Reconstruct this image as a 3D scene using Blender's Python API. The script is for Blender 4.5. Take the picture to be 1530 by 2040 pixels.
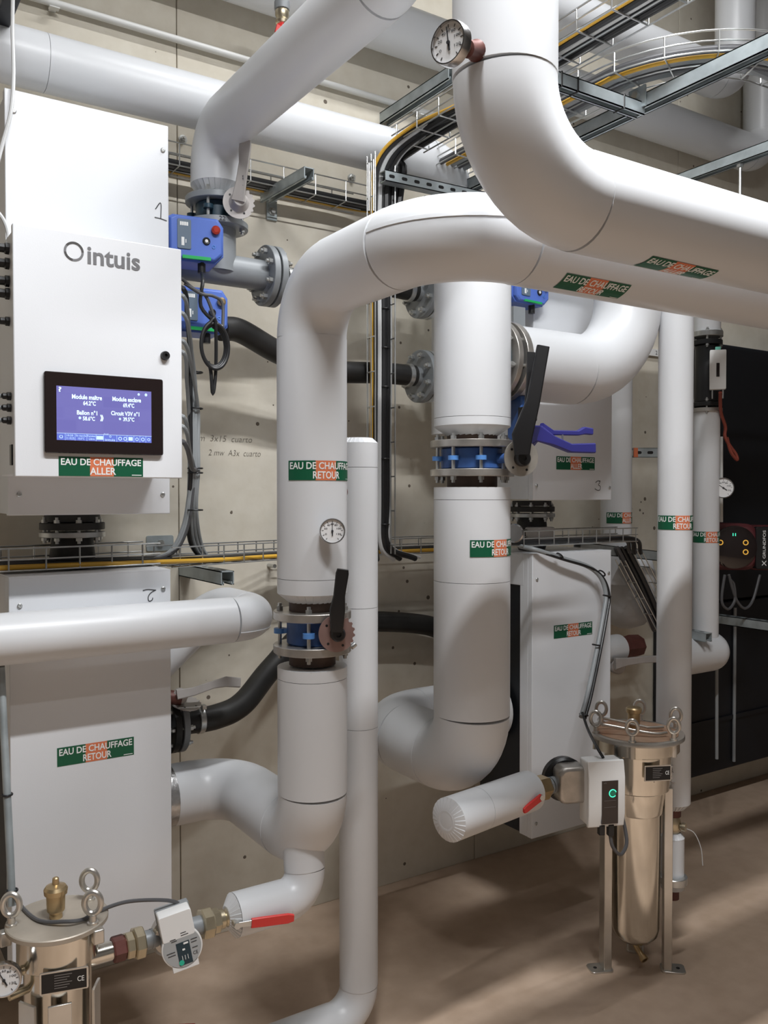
import bpy, math, random
from mathutils import Vector, Matrix
random.seed(7)
for o in list(bpy.data.objects): bpy.data.objects.remove(o, do_unlink=True)
SC = bpy.context.scene
COL = SC.collection
V = Vector
PI = math.pi

# ------------------------------------------------------------------ camera
FPX, CAM, YAW, PITCH = 1731.0, V((0, -2.77, 1.5)), math.radians(33), math.atan(35 / 1731.0)
cd = bpy.data.cameras.new('camera'); cam = bpy.data.objects.new('camera', cd); COL.objects.link(cam)
cd.sensor_fit = 'VERTICAL'; cd.sensor_height = 36.0; cd.lens = FPX / 2040 * 36.0; cd.clip_start = 0.02
cam.location = CAM
cam.rotation_euler = (PI / 2 - PITCH, 0, -YAW)
SC.camera = cam
# ------------------------------------------------------------------ light and exposure
w = bpy.data.worlds.new('room_air'); SC.world = w; w.use_nodes = True
w.node_tree.nodes['Background'].inputs[0].default_value = (0.8, 0.85, 0.9, 1)
w.node_tree.nodes['Background'].inputs[1].default_value = 0.15
SC.view_settings.view_transform = 'Standard'; SC.view_settings.look = 'None'
SC.view_settings.gamma = 1.0; SC.view_settings.use_curve_mapping = False
SC.view_settings.exposure = 0.20
def area(name, loc, sx, sy, power, col=(0.975, 0.985, 1.0)):
    l = bpy.data.lights.new(name, 'AREA'); l.shape = 'RECTANGLE'; l.size = sx; l.size_y = sy
    l.energy = power; l.color = col
    o = bpy.data.objects.new(name, l); COL.objects.link(o); o.location = loc
    return o
LAMPS = [((0.95, -2.10, 3.43), 1.5, 0.06, 90), ((0.1, -3.5, 4.1), 1.5, 0.06, 12), ((2.0, -1.25, 4.2), 1.5, 0.06, 34)]  # second entry is an unseen fill light added behind the camera
for (lc, sx, sy, pw) in LAMPS:
    area('batten_light', lc, sx, sy, pw)

# ------------------------------------------------------------------ helpers
RV = V((math.cos(YAW), -math.sin(YAW), 0)); FH = V((math.sin(YAW), math.cos(YAW), 0)); UZ = V((0, 0, 1))
FV = FH * math.cos(PITCH) - UZ * math.sin(PITCH); UV = FH * math.sin(PITCH) + UZ * math.cos(PITCH)
def at(x, y, Y):
    d = FV + RV * ((x - 765) / FPX) - UV * ((y - 1020) / FPX)
    return CAM + d * ((Y - CAM.y) / d.y)

def perp(a):
    a = a.normalized(); h = V((0, 0, 1)) if abs(a.z) < 0.9 else V((1, 0, 0))
    x = h.cross(a).normalized(); return x, a.cross(x).normalized()
def frame(o, z, xh=None):
    z = V(z).normalized()
    if xh is None: x, y = perp(z)
    else:
        x = V(xh); x = (x - z * x.dot(z)).normalized(); y = z.cross(x)
    return Matrix(((x.x, y.x, z.x, o[0]), (x.y, y.y, z.y, o[1]), (x.z, y.z, z.z, o[2]), (0, 0, 0, 1)))

class MB:
    def __init__(s): s.v = []; s.f = []; s.m = []
    def add(s, vs, fs, mi=0, M=None):
        n = len(s.v)
        s.v += [tuple(M @ V(p)) if M is not None else tuple(p) for p in vs]
        s.f += [tuple(i + n for i in f) for f in fs]; s.m += [mi] * len(fs)
        return s
    def box(s, c, d, mi=0, M=None):
        x, y, z = c; a, b, e = d[0] / 2, d[1] / 2, d[2] / 2
        vs = [(x + i * a, y + j * b, z + k * e) for i in (-1, 1) for j in (-1, 1) for k in (-1, 1)]
        return s.add(vs, [(0, 1, 3, 2), (4, 6, 7, 5), (0, 4, 5, 1), (2, 3, 7, 6), (0, 2, 6, 4), (1, 5, 7, 3)], mi, M)
    def rbox(s, c, d, r, mi=0, M=None, k=3):      # box with rounded vertical (local z) edges and a chamfer on top
        a, b = d[0] / 2, d[1] / 2; pts = []
        for (cx, cy, a0) in ((a - r, b - r, 0), (-a + r, b - r, 1), (-a + r, -b + r, 2), (a - r, -b + r, 3)):
            for i in range(k + 1):
                t = (a0 + i / k) * PI / 2; pts.append((cx + r * math.cos(t), cy + r * math.sin(t)))
        return s.prism(pts, c[2] - d[2] / 2, c[2] + d[2] / 2, mi, M, (c[0], c[1]), min(r, d[2] / 2) * 0.35)
    def prism(s, pts, z0, z1, mi=0, M=None, off=(0, 0), ch=0.0):
        n = len(pts); rings = [(z0, 0.0)]
        if ch: 
            cx = sum(p[0] for p in pts) / n; cy = sum(p[1] for p in pts) / n
            rings = [(z0, 0), (z1 - ch, 0), (z1, ch)]
        else: rings = [(z0, 0), (z1, 0)]
        vs = []
        for (z, i) in rings:
            for p in pts:
                x, y = p
                if i:
                    L = math.hypot(x - cx, y - cy); q = 1 - i / max(L, 1e-6); x = cx + (x - cx) * q; y = cy + (y - cy) * q
                vs.append((x + off[0], y + off[1], z))
        fs = [tuple(reversed(range(n))), tuple(range((len(rings) - 1) * n, len(rings) * n))]
        for k in range(len(rings) - 1):
            for i in range(n):
                j = (i + 1) % n; fs.append((k * n + i, k * n + j, (k + 1) * n + j, (k + 1) * n + i))
        return s.add(vs, fs, mi, M)
    def lathe(s, prof, o=(0, 0, 0), ax=(0, 0, 1), n=32, mi=0, xh=None, ph=0.0):
        M = frame(V(o), ax, xh); vs = []; fs = []
        for (r, h) in prof:
            for i in range(n):
                t = 2 * PI * (i + ph) / n; vs.append((r * math.cos(t), r * math.sin(t), h))
        for k in range(len(prof) - 1):
            for i in range(n):
                j = (i + 1) % n; fs.append((k * n + i, k * n + j, (k + 1) * n + j, (k + 1) * n + i))
        fs.append(tuple(reversed(range(n)))); fs.append(tuple(range((len(prof) - 1) * n, len(prof) * n)))
        return s.add(vs, fs, mi, M)
    def cyl(s, p, q, r, n=20, mi=0, r2=None, ph=0.0):
        p = V(p); q = V(q); return s.lathe([(r, 0), (r if r2 is None else r2, (q - p).length)], p, q - p, n, mi, None, ph)
    def tube(s, pts, r, n=16, mi=0, caps=True):
        pts = [V(p) for p in pts]; m = len(pts); rr = r if isinstance(r, (list, tuple)) else [r] * m
        tg = [(pts[min(i + 1, m - 1)] - pts[max(i - 1, 0)]).normalized() for i in range(m)]
        x, _ = perp(tg[0]); vs = []; fs = []
        for i in range(m):
            if i:
                x = x - tg[i] * x.dot(tg[i]); x.normalize()
            y = tg[i].cross(x)
            for k in range(n):
                t = 2 * PI * k / n; vs.append(pts[i] + (x * math.cos(t) + y * math.sin(t)) * rr[i])
        for i in range(m - 1):
            for k in range(n):
                j = (k + 1) % n; fs.append((i * n + k, i * n + j, (i + 1) * n + j, (i + 1) * n + k))
        if caps: fs.append(tuple(reversed(range(n)))); fs.append(tuple(range((m - 1) * n, m * n)))
        return s.add(vs, fs, mi)
    def torus(s, o, ax, R, r, n=24, k=8, mi=0, a0=0, a1=2 * PI, xh=None):
        M = frame(V(o), ax, xh); full = abs(a1 - a0 - 2 * PI) < 1e-6; c = n if full else n + 1
        return s.tube([M @ V((R * math.cos(a0 + (a1 - a0) * i / n), R * math.sin(a0 + (a1 - a0) * i / n), 0)) for i in range(c)] + ([M @ V((R * math.cos(a0), R * math.sin(a0), 0)), M @ V((R * math.cos(a0 + .01), R * math.sin(a0 + .01), 0))] if full else []), r, k, mi, not full)
    def mesh(s, name, mats, ang=0.6):
        me = bpy.data.meshes.new(name); me.from_pydata([tuple(p) for p in s.v], [], s.f)
        for m in (mats if isinstance(mats, (list, tuple)) else [mats]): me.materials.append(m)
        for p, mi in zip(me.polygons, s.m): p.material_index = mi; p.use_smooth = True
        me.validate(); me.update(); me.set_sharp_from_angle(angle=ang)
        return me
    def build(s, name, mats, parent=None, label=None, bevel=0, ang=0.6, kind=None):
        return link(name, s.mesh(name, mats, ang), parent, label, None, bevel, kind)

def link(name, me, parent=None, label=None, M=None, bevel=0, kind=None):
    o = bpy.data.objects.new(name, me); COL.objects.link(o)
    if M is not None: o.matrix_basis = M
    if parent is not None:
        o.parent = parent; o.matrix_parent_inverse = parent.matrix_basis.inverted()   # every basis is a world matrix
    if label: o['label'] = label
    if kind: o['kind'] = kind
    if bevel:
        b = o.modifiers.new('bevel', 'BEVEL'); b.width = bevel; b.segments = 2; b.limit_method = 'ANGLE'; b.angle_limit = 0.7
    return o
def tag(o, label, cat, group=None):
    o['label'] = label; o['category'] = cat
    if group: o['group'] = group
    return o
def thing(name, label, cat, loc, group=None):
    o = bpy.data.objects.new(name, None); COL.objects.link(o); o.location = V(loc); o.empty_display_size = 0.05
    return tag(o, label, cat, group)
def struct(name, mb, mats, bevel=0, ang=0.6):
    o = mb.build(name, mats, None, None, bevel, ang); o['kind'] = 'structure'; return o

def spline(pts, k=8):
    pts = [V(p) for p in pts]; P = [pts[0] * 2 - pts[1]] + pts + [pts[-1] * 2 - pts[-2]]; out = []
    for i in range(1, len(P) - 2):
        a, b, c, d = P[i - 1], P[i], P[i + 1], P[i + 2]
        for j in range(k):
            t = j / k
            out.append(0.5 * ((2 * b) + (c - a) * t + (2 * a - 5 * b + 4 * c - d) * t * t + (3 * b - a - 3 * c + d) * t ** 3))
    out.append(pts[-1]); return out

# ------------------------------------------------------------------ materials
def mat(name, col, rough=0.5, metal=0.0, var=0.0, vs=8.0, bump=0.0, bs=60.0, emit=0.0, spec=0.5, coat=0.0, col2=None):
    m = bpy.data.materials.new(name); m.use_nodes = True; nt = m.node_tree; b = nt.nodes['Principled BSDF']
    b.inputs['Base Color'].default_value = (*col, 1); b.inputs['Roughness'].default_value = rough
    b.inputs['Metallic'].default_value = metal; b.inputs['Specular IOR Level'].default_value = spec
    b.inputs['Coat Weight'].default_value = coat
    if emit:
        b.inputs['Emission Color'].default_value = (*col, 1); b.inputs['Emission Strength'].default_value = emit
    tc = nt.nodes.new('ShaderNodeTexCoord')
    if var:
        n = nt.nodes.new('ShaderNodeTexNoise'); n.inputs['Scale'].default_value = vs; n.inputs['Detail'].default_value = 5
        nt.links.new(tc.outputs['Object'], n.inputs['Vector'])
        r = nt.nodes.new('ShaderNodeValToRGB'); r.color_ramp.elements[0].position = 0.3; r.color_ramp.elements[1].position = 0.7
        c2 = col2 if col2 else tuple(c * (1 - var) for c in col)
        r.color_ramp.elements[0].color = (*c2, 1); r.color_ramp.elements[1].color = (*col, 1)
        nt.links.new(n.outputs['Fac'], r.inputs['Fac']); nt.links.new(r.outputs['Color'], b.inputs['Base Color'])
    if bump:
        n2 = nt.nodes.new('ShaderNodeTexNoise'); n2.inputs['Scale'].default_value = bs; n2.inputs['Detail'].default_value = 3
        nt.links.new(tc.outputs['Object'], n2.inputs['Vector'])
        bp = nt.nodes.new('ShaderNodeBump'); bp.inputs['Strength'].default_value = bump; bp.inputs['Distance'].default_value = 0.002
        nt.links.new(n2.outputs['Fac'], bp.inputs['Height']); nt.links.new(bp.outputs['Normal'], b.inputs['Normal'])
    return m
JK = mat('white_pvc_jacket', (0.715, 0.73, 0.75), 0.36, 0, 0.03, 3, 0.06, 9)
WP = mat('white_powder_coat', (0.79, 0.81, 0.84), 0.42, 0, 0.025, 2, 0.05, 300)
WPL = mat('white_plastic', (0.78, 0.78, 0.77), 0.4)
GALV = mat('galvanised_steel', (0.50, 0.56, 0.58), 0.42, 0.45, 0.35, 14, 0.05, 40)
ZINC = mat('zinc_plated_steel', (0.62, 0.63, 0.62), 0.3, 0.85, 0.2, 20)
FLG = mat('machined_flange_steel', (0.60, 0.57, 0.53), 0.34, 0.8, 0.35, 16)
GPT = mat('grey_painted_steel', (0.30, 0.32, 0.335), 0.42, 0.1, 0.12, 10, 0.08, 60)
LGP = mat('light_grey_cast_lever', (0.50, 0.47, 0.45), 0.42, 0.15, 0.15, 20)
SST = mat('polished_stainless', (0.82, 0.785, 0.71), 0.16, 1.0, 0.25, 5)
SSB = mat('brushed_stainless', (0.70, 0.67, 0.62), 0.3, 0.8, 0.2, 9)
RUST = mat('rusty_lid_top', (0.36, 0.19, 0.11), 0.65, 0.1, 0.5, 14, col2=(0.48, 0.33, 0.23))
DUSTY = mat('dusty_steel_lid', (0.56, 0.50, 0.42), 0.5, 0.45, 0.3, 9)
BRASS = mat('brass', (0.62, 0.47, 0.27), 0.32, 0.85, 0.25, 20)
BRSL = mat('pale_brass', (0.66, 0.58, 0.42), 0.3, 0.85, 0.2, 20)
COPP = mat('red_brown_fitting', (0.15, 0.05, 0.04), 0.45, 0.2, 0.3, 30)
BLU = mat('blue_painted_cast_iron', (0.05, 0.13, 0.38), 0.4, 0, 0.35, 20)
LBLU = mat('light_blue_painted_lug', (0.10, 0.28, 0.68), 0.4)
BPL = mat('blue_plastic', (0.10, 0.19, 0.62), 0.36, 0, 0.06, 8)
DBP = mat('dark_blue_plastic', (0.05, 0.05, 0.28), 0.4)
TEAL = mat('dark_teal_cast_iron', (0.02, 0.06, 0.09), 0.4, 0.1, 0.3, 20)
BLK = mat('black_plastic', (0.012, 0.012, 0.013), 0.35)
RUB = mat('black_rubber', (0.022, 0.021, 0.02), 0.5, 0, 0.5, 14, 0.1, 30)
NAVY = mat('blue_black_panel', (0.010, 0.012, 0.017), 0.5, 0, 0.2, 3)
PLTP = mat('pink_worn_notch_plate', (0.34, 0.22, 0.20), 0.45, 0.35, 0.2, 25)
PLTG = mat('grey_notch_plate', (0.48, 0.45, 0.40), 0.4, 0.5, 0.25, 25)
RED = mat('red_plastic', (0.62, 0.035, 0.03), 0.38)
GRN = mat('sticker_green', (0.004, 0.10, 0.045), 0.4)
ORG = mat('sticker_orange', (0.72, 0.20, 0.09), 0.4)
TXW = mat('white_print', (0.85, 0.86, 0.85), 0.5)
TXD = mat('dark_print', (0.03, 0.03, 0.035), 0.5)
TXG = mat('grey_print', (0.25, 0.25, 0.26), 0.35, 0.5)
SILV = mat('chrome_ring', (0.62, 0.62, 0.63), 0.2, 1.0)
MRK = mat('marker_ink', (0.05, 0.05, 0.055), 0.6)
PENC = mat('faint_pencil', (0.20, 0.18, 0.15), 0.8)
DIAL = mat('white_dial', (0.82, 0.82, 0.82), 0.3)
CBK = mat('black_cable_sheath', (0.018, 0.018, 0.019), 0.38)
CGY = mat('grey_cable_sheath', (0.30, 0.32, 0.33), 0.4)
CDG = mat('dark_grey_cable_sheath', (0.09, 0.09, 0.095), 0.4)
CWH = mat('white_cable_sheath', (0.62, 0.63, 0.63), 0.4)
CYE = mat('yellow_earth_sheath', (0.75, 0.43, 0.05), 0.4)
CGN = mat('green_earth_sheath', (0.08, 0.22, 0.03), 0.4)
CRD = mat('red_brown_wire', (0.28, 0.06, 0.04), 0.45)
BEZ = mat('glossy_black_bezel', (0.014, 0.008, 0.008), 0.12, 0, coat=0.5)
GRE = mat('green_print', (0.01, 0.42, 0.10), 0.4)
GLOW = mat('green_status_light', (0.05, 0.7, 0.42), 0.4, emit=1.2)
AMB = mat('amber_button_light', (0.9, 0.5, 0.08), 0.4, emit=0.35)
MAR = mat('maroon_pump_cover', (0.10, 0.022, 0.026), 0.4)
PLB = mat('black_name_plate', (0.015, 0.015, 0.016), 0.3, 0.3)
ALU = mat('aluminium_tape', (0.60, 0.60, 0.60), 0.28, 0.9, 0.3, 60, 0.4, 120)
WHC = mat('white_conduit', (0.70, 0.70, 0.68), 0.4)

def screen_mat():
    m = bpy.data.materials.new('lit_display'); m.use_nodes = True; nt = m.node_tree; b = nt.nodes['Principled BSDF']
    tc = nt.nodes.new('ShaderNodeTexCoord'); br = nt.nodes.new('ShaderNodeTexBrick')
    mp = nt.nodes.new('ShaderNodeMapping'); mp.inputs['Rotation'].default_value = (PI / 2, 0.08, 0)
    nt.links.new(tc.outputs['Object'], mp.inputs['Vector']); nt.links.new(mp.outputs['Vector'], br.inputs['Vector'])
    br.inputs['Scale'].default_value = 9; br.inputs['Mortar Size'].default_value = 0.035; br.inputs['Mortar Smooth'].default_value = 0.8
    br.inputs['Color1'].default_value = (0.235, 0.22, 0.66, 1); br.inputs['Color2'].default_value = (0.265, 0.25, 0.70, 1); br.inputs['Mortar'].default_value = (0.255, 0.24, 0.69, 1)
    b.inputs['Base Color'].default_value = (0.02, 0.02, 0.04, 1); b.inputs['Roughness'].default_value = 0.15
    nt.links.new(br.outputs['Color'], b.inputs['Emission Color']); b.inputs['Emission Strength'].default_value = 0.62
    return m
SCR = screen_mat()
SCT = mat('lit_display_text', (0.62, 0.85, 0.95), 0.3, emit=0.72)
SCB = mat('lit_display_bar', (0.10, 0.14, 0.50), 0.3, emit=0.5)
SCL = mat('lit_display_icon', (0.45, 0.62, 0.85), 0.3, emit=0.6)

def concrete(name, c1, c2, c3, pits, rough, scale=1.6):
    m = bpy.data.materials.new(name); m.use_nodes = True; nt = m.node_tree; N = nt.nodes; L = nt.links; b = N['Principled BSDF']
    tc = N.new('ShaderNodeTexCoord'); b.inputs['Roughness'].default_value = rough
    n1 = N.new('ShaderNodeTexNoise'); n1.inputs['Scale'].default_value = scale; n1.inputs['Detail'].default_value = 7; n1.inputs['Roughness'].default_value = 0.62
    L.new(tc.outputs['Object'], n1.inputs['Vector'])
    r1 = N.new('ShaderNodeValToRGB'); e = r1.color_ramp.elements; e[0].position = 0.32; e[0].color = (*c2, 1); e[1].position = 0.66; e[1].color = (*c1, 1)
    L.new(n1.outputs['Fac'], r1.inputs['Fac'])
    n2 = N.new('ShaderNodeTexNoise'); n2.inputs['Scale'].default_value = scale * 11; n2.inputs['Detail'].default_value = 4
    L.new(tc.outputs['Object'], n2.inputs['Vector'])
    mx = N.new('ShaderNodeMix'); mx.data_type = 'RGBA'; mx.blend_type = 'MULTIPLY'; mx.inputs[0].default_value = 0.35
    r2 = N.new('ShaderNodeValToRGB'); r2.color_ramp.elements[0].position = 0.3; r2.color_ramp.elements[0].color = (*c3, 1); r2.color_ramp.elements[1].position = 0.6; r2.color_ramp.elements[1].color = (1, 1, 1, 1)
    L.new(n2.outputs['Fac'], r2.inputs['Fac']); L.new(r1.outputs['Color'], mx.inputs[6]); L.new(r2.outputs['Color'], mx.inputs[7])
    out = mx.outputs[2]
    if pits:
        vo = N.new('ShaderNodeTexVoronoi'); vo.inputs['Scale'].default_value = 13.0; vo.inputs['Randomness'].default_value = 1.0
        L.new(tc.outputs['Object'], vo.inputs['Vector'])
        wn = N.new('ShaderNodeTexNoise'); wn.inputs['Scale'].default_value = 5.0; L.new(tc.outputs['Object'], wn.inputs['Vector'])
        ma = N.new('ShaderNodeMath'); ma.operation = 'MULTIPLY_ADD'; ma.inputs[1].default_value = 0.32; ma.inputs[2].default_value = -0.085
        L.new(wn.outputs['Fac'], ma.inputs[0])
        lt = N.new('ShaderNodeMath'); lt.operation = 'LESS_THAN'; L.new(vo.outputs['Distance'], lt.inputs[0]); L.new(ma.outputs[0], lt.inputs[1])
        m2 = N.new('ShaderNodeMix'); m2.data_type = 'RGBA'; L.new(lt.outputs[0], m2.inputs[0]); L.new(out, m2.inputs[6]); m2.inputs[7].default_value = (0.16, 0.13, 0.10, 1)
        out = m2.outputs[2]
    L.new(out, b.inputs['Base Color'])
    bp = N.new('ShaderNodeBump'); bp.inputs['Strength'].default_value = 0.25; bp.inputs['Distance'].default_value = 0.004
    L.new(n2.outputs['Fac'], bp.inputs['Height']); L.new(bp.outputs['Normal'], b.inputs['Normal'])
    return m
CW = concrete('cast_concrete', (0.77, 0.725, 0.625), (0.65, 0.60, 0.50), (0.84, 0.81, 0.76), True, 0.85)
CJ = concrete('concrete_joint', (0.45, 0.41, 0.35), (0.36, 0.33, 0.28), (0.8, 0.8, 0.8), False, 0.9)
CF = concrete('stained_concrete_floor', (0.66, 0.505, 0.385), (0.50, 0.37, 0.27), (0.72, 0.66, 0.60), False, 0.55, 1.3)
CD = concrete('dark_rendered_wall', (0.20, 0.19, 0.18), (0.16, 0.15, 0.14), (0.8, 0.8, 0.8), False, 0.9)
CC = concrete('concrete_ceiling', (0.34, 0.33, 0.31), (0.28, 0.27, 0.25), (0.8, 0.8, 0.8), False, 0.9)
# ------------------------------------------------------------------ lettering and stickers
_tx = {}
def text2d(txt, bold=0.0, shear=0.0):
    key = (txt, bold, shear)
    if key not in _tx:
        c = bpy.data.curves.new('lettering_curve', 'FONT'); c.body = txt; c.size = 1.0; c.align_x = 'LEFT'; c.offset = bold; c.shear = shear; c.resolution_u = 3
        o = bpy.data.objects.new('lettering_curve', c); COL.objects.link(o)
        dg = bpy.context.evaluated_depsgraph_get(); dg.update()
        me = bpy.data.meshes.new_from_object(o.evaluated_get(dg))
        vs = [(v.co.x, v.co.y) for v in me.vertices]; fs = [tuple(p.vertices) for p in me.polygons]
        bpy.data.objects.remove(o, do_unlink=True); bpy.data.curves.remove(c); bpy.data.meshes.remove(me)
        _tx[key] = (vs, fs)
    return _tx[key]
def put_text(mb, txt, mapf, s0, s1, t0, t1, e=0.0007, bold=0.012, mi=0, shear=0.0):
    vs, fs = text2d(txt, bold, shear)
    if not vs: return
    xs = [p[0] for p in vs]; ys = [p[1] for p in vs]; ax, bx, ay, by = min(xs), max(xs), min(ys), max(ys)
    out = [mapf(s0 + (x - ax) / (bx - ax) * (s1 - s0), t0 + (y - ay) / (by - ay) * (t1 - t0), e) for (x, y) in vs]
    mb.add(out, fs, mi)
def flat_map(o, ux, uy):
    o = V(o); ux = V(ux).normalized(); uy = V(uy).normalized(); n = ux.cross(uy)
    return lambda s, t, e: o + ux * s + uy * t + n * e
def cylz_map(cx, cy, zc, r, a0):          # vertical pipe: sticker wraps round it; a0 = facing angle
    return lambda s, t, e: V((cx + (r + e) * math.cos(a0 + s / r), cy + (r + e) * math.sin(a0 + s / r), zc + t))
def cylx_map(xc, cy, cz, r, a0):          # pipe along X: a0 measured from -Y (front), positive upward
    return lambda s, t, e: V((xc + s, cy - (r + e) * math.cos(a0 + t / r), cz + (r + e) * math.sin(a0 + t / r)))
def patch(mb, mapf, s0, s1, t0, t1, e, ns=12, nt=4, mif=None):
    vs = [mapf(s0 + (s1 - s0) * i / ns, t0 + (t1 - t0) * j / nt, e) for j in range(nt + 1) for i in range(ns + 1)]
    for j in range(nt):
        for i in range(ns):
            a = j * (ns + 1) + i
            mb.add([vs[a], vs[a + 1], vs[a + ns + 2], vs[a + ns + 1]], [(0, 1, 2, 3)], mif((i + .5) / ns) if mif else 0)
def sticker(parent, mapf, word, w=0.188, h=0.046, label=None):
    mb = MB(); patch(mb, mapf, -w / 2, w / 2, -h / 2, h / 2, 0.0006, 25, 6, lambda u: 1 if 0.36 < u < 0.66 else 0)
    st = mb.build('sticker', [GRN, ORG], parent, label or 'green and orange sticker with white capitals EAU DE CHAUFFAGE ' + word)
    tx = MB(); put_text(tx, 'EAU DE CHAUFFAGE', mapf, -w * 0.475, w * 0.475, h * 0.06, h * 0.42, 0.0012, 0.02); tx.build('lettering', TXW, st)
    ww = w * (0.31 if word == 'ALLER' else 0.37); tx = MB()
    put_text(tx, word, mapf, -ww / 2 + w * 0.012, ww / 2 + w * 0.012, -h * 0.42, -h * 0.04, 0.0012, 0.02); tx.build('lettering', TXW, st)
    tx = MB(); patch(tx, mapf, w * 0.36, w * 0.48, -h * 0.44, -h * 0.40, 0.0012, 1, 1); tx.build('small_print', TXW, st)
    return st

# ------------------------------------------------------------------ pipes
def fillet(pts, R):
    pts = [V(p) for p in pts]; segs = []; cur = pts[0]
    for i in range(1, len(pts) - 1):
        p = pts[i]; a = (pts[i - 1] - p).normalized(); b = (pts[i + 1] - p).normalized(); r = R[i - 1] if isinstance(R, (list, tuple)) else R
        ang = a.angle(b); d = r / math.tan(ang / 2); c = p + (a + b).normalized() * (r / math.sin(ang / 2))
        s, e = p + a * d, p + b * d
        segs.append(('s', [cur, s]))
        u = (s - c); v = (e - c); th = u.angle(v); n = 12; arc = []
        for k in range(n + 1):
            t = k / n; arc.append(c + (u * math.sin((1 - t) * th) + v * math.sin(t * th)) / math.sin(th))
        segs.append(('e', arc)); cur = e
    segs.append(('s', [cur, pts[-1]])); return segs
def cuff(parent, p, d, r, r2, L, n=26, name='end_cuff', m=None):   # pleated cone closing an insulation end
    M = frame(V(p), V(d)); vs = []; fs = []; k = n * 2
    for (h, q, z) in ((0, r, 0), (L, r2, 1)):
        for i in range(k):
            t = 2 * PI * (i // 2) / n + (0.0 if i % 2 == 0 else (2 * PI / n) * 0.86)
            rr = q + (0.0 if i % 2 == 0 else (0.0035 if z else 0.0015)); vs.append((rr * math.cos(t), rr * math.sin(t), h))
    for i in range(k):
        j = (i + 1) % k; fs.append((i, j, k + j, k + i))
    fs.append(tuple(range(k, 2 * k)))
    MB().add(vs, fs, 0, M).build(name, m or JK, parent)
def pipe(label, pts, R, r, cuffs=(None, None), splits=None, mat_=None, name='insulated_pipe', seam=None, cat='pipe', group=None, n=40):
    pts = [V(p) for p in pts]; t = thing(name, label, cat, pts[0], group); m = mat_ or JK; k = 0
    for typ, q in fillet(pts, R):
        if typ == 's':
            if (q[1] - q[0]).length < 0.004: k += 1; continue
            cuts = [0.0] + list((splits or {}).get(k, [])) + [1.0]
            for a, b in zip(cuts, cuts[1:]):
                A, B = q[0].lerp(q[1], a), q[0].lerp(q[1], b); L = (B - A).length; g = 0.0009
                MB().lathe([(r - .002, .0), (r + g, .0), (r + g, max(L - .0012, .001)), (r - .002, L - .0010)], A, B - A, n).build('jacket', m, t)
            k += 1
        else:
            MB().tube(q, r, n).build('elbow_jacket', m, t, ang=0.9)
    for (i, j, c) in ((0, 1, cuffs[0]), (-1, -2, cuffs[1])):
        if c: cuff(t, pts[i], pts[i] - pts[j], r, c[0], c[1])
    return t
def elbow_seam(t, pts, R, i, r, a0, half=0.05, up=V((0, 0, 1))):  # raised overlap strip along an elbow's side
    q = [s for s in fillet(pts, R) if s[0] == 'e'][i][1]; mb = MB(); path1 = []; nrm = None
    c = (q[1] - q[0]).cross(q[-1] - q[0]).normalized()
    if c.dot(up) < 0: c = -c
    rows = []
    for k, p in enumerate(q):
        tg = (q[min(k + 1, len(q) - 1)] - q[max(k - 1, 0)]).normalized(); o = tg.cross(c).normalized()
        rows.append([p + (c * math.sin(a) + o * math.cos(a)) * (r + e) for (a, e) in ((a0 - half, 0), (a0 - half, .0022), (a0, .0022), (a0 + half, .0022), (a0 + half, 0))])
    vs = [v for row in rows for v in row]; fs = []
    for k in range(len(rows) - 1):
        for j in range(4): fs.append((k * 5 + j, k * 5 + j + 1, k * 5 + j + 6, k * 5 + j + 5))
    mb.add(vs, fs).build('overlap_strip', JK, t)
# ------------------------------------------------------------------ fasteners
def hexm(name, r, h, m): return MB().lathe([(r * .93, 0), (r, h * .12), (r, h * .85), (r * .85, h)], n=6).mesh(name, m, 0.4)
_bm = {}
def bolt_mesh(L, r, m):
    k = (round(L, 4), round(r, 4), m.name)
    if k not in _bm:
        mb = MB(); mb.lathe([(r * .55, -L / 2 - r * 2.0), (r * .55, L / 2 + r * 2.0)], n=10)
        for s in (-1, 1): mb.lathe([(r, s * L / 2), (r, s * (L / 2 + r * 1.15))] if s > 0 else [(r, -L / 2 - r * 1.15), (r, -L / 2)], n=6)
        _bm[k] = mb.mesh('bolt', m, 0.4)
    return _bm[k]
def bolts(parent, c, ax, R, n, L, r, m=None, ph=0.0, only=None, name='bolt'):
    me = bolt_mesh(L, r, m or ZINC); F = frame(V(c), V(ax))
    for i in range(n):
        if only and i not in only: continue
        t = 2 * PI * (i + ph) / n; p = F @ V((R * math.cos(t), R * math.sin(t), 0)); M = F.copy(); M.translation = p
        link(name, me, parent, None, M)
def ring(parent, c, ax, R, r, h, m, name='flange', n=40, label=None):
    mb = MB(); M = frame(V(c), V(ax)); vs = []; fs = []; pr = [(r, -h / 2), (R - .0015, -h / 2), (R, -h / 2 + .0015), (R, h / 2 - .0015), (R - .0015, h / 2), (r, h / 2)]
    for (q, z) in pr:
        for i in range(n): t = 2 * PI * i / n; vs.append((q * math.cos(t), q * math.sin(t), z))
    for k in range(len(pr)):
        k2 = (k + 1) % len(pr)
        for i in range(n): j = (i + 1) % n; fs.append((k * n + i, k * n + j, k2 * n + j, k2 * n + i))
    return mb.add(vs, fs, 0, M).build(name, m, parent, label)
def screw(parent, p, nrm, r=0.006, m=None):
    MB().lathe([(r, 0), (r, .002), (r * .7, .0035), (r * .35, .0036), (r * .3, .002)], p, nrm, 14).build('screw', m or ZINC, parent)
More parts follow.
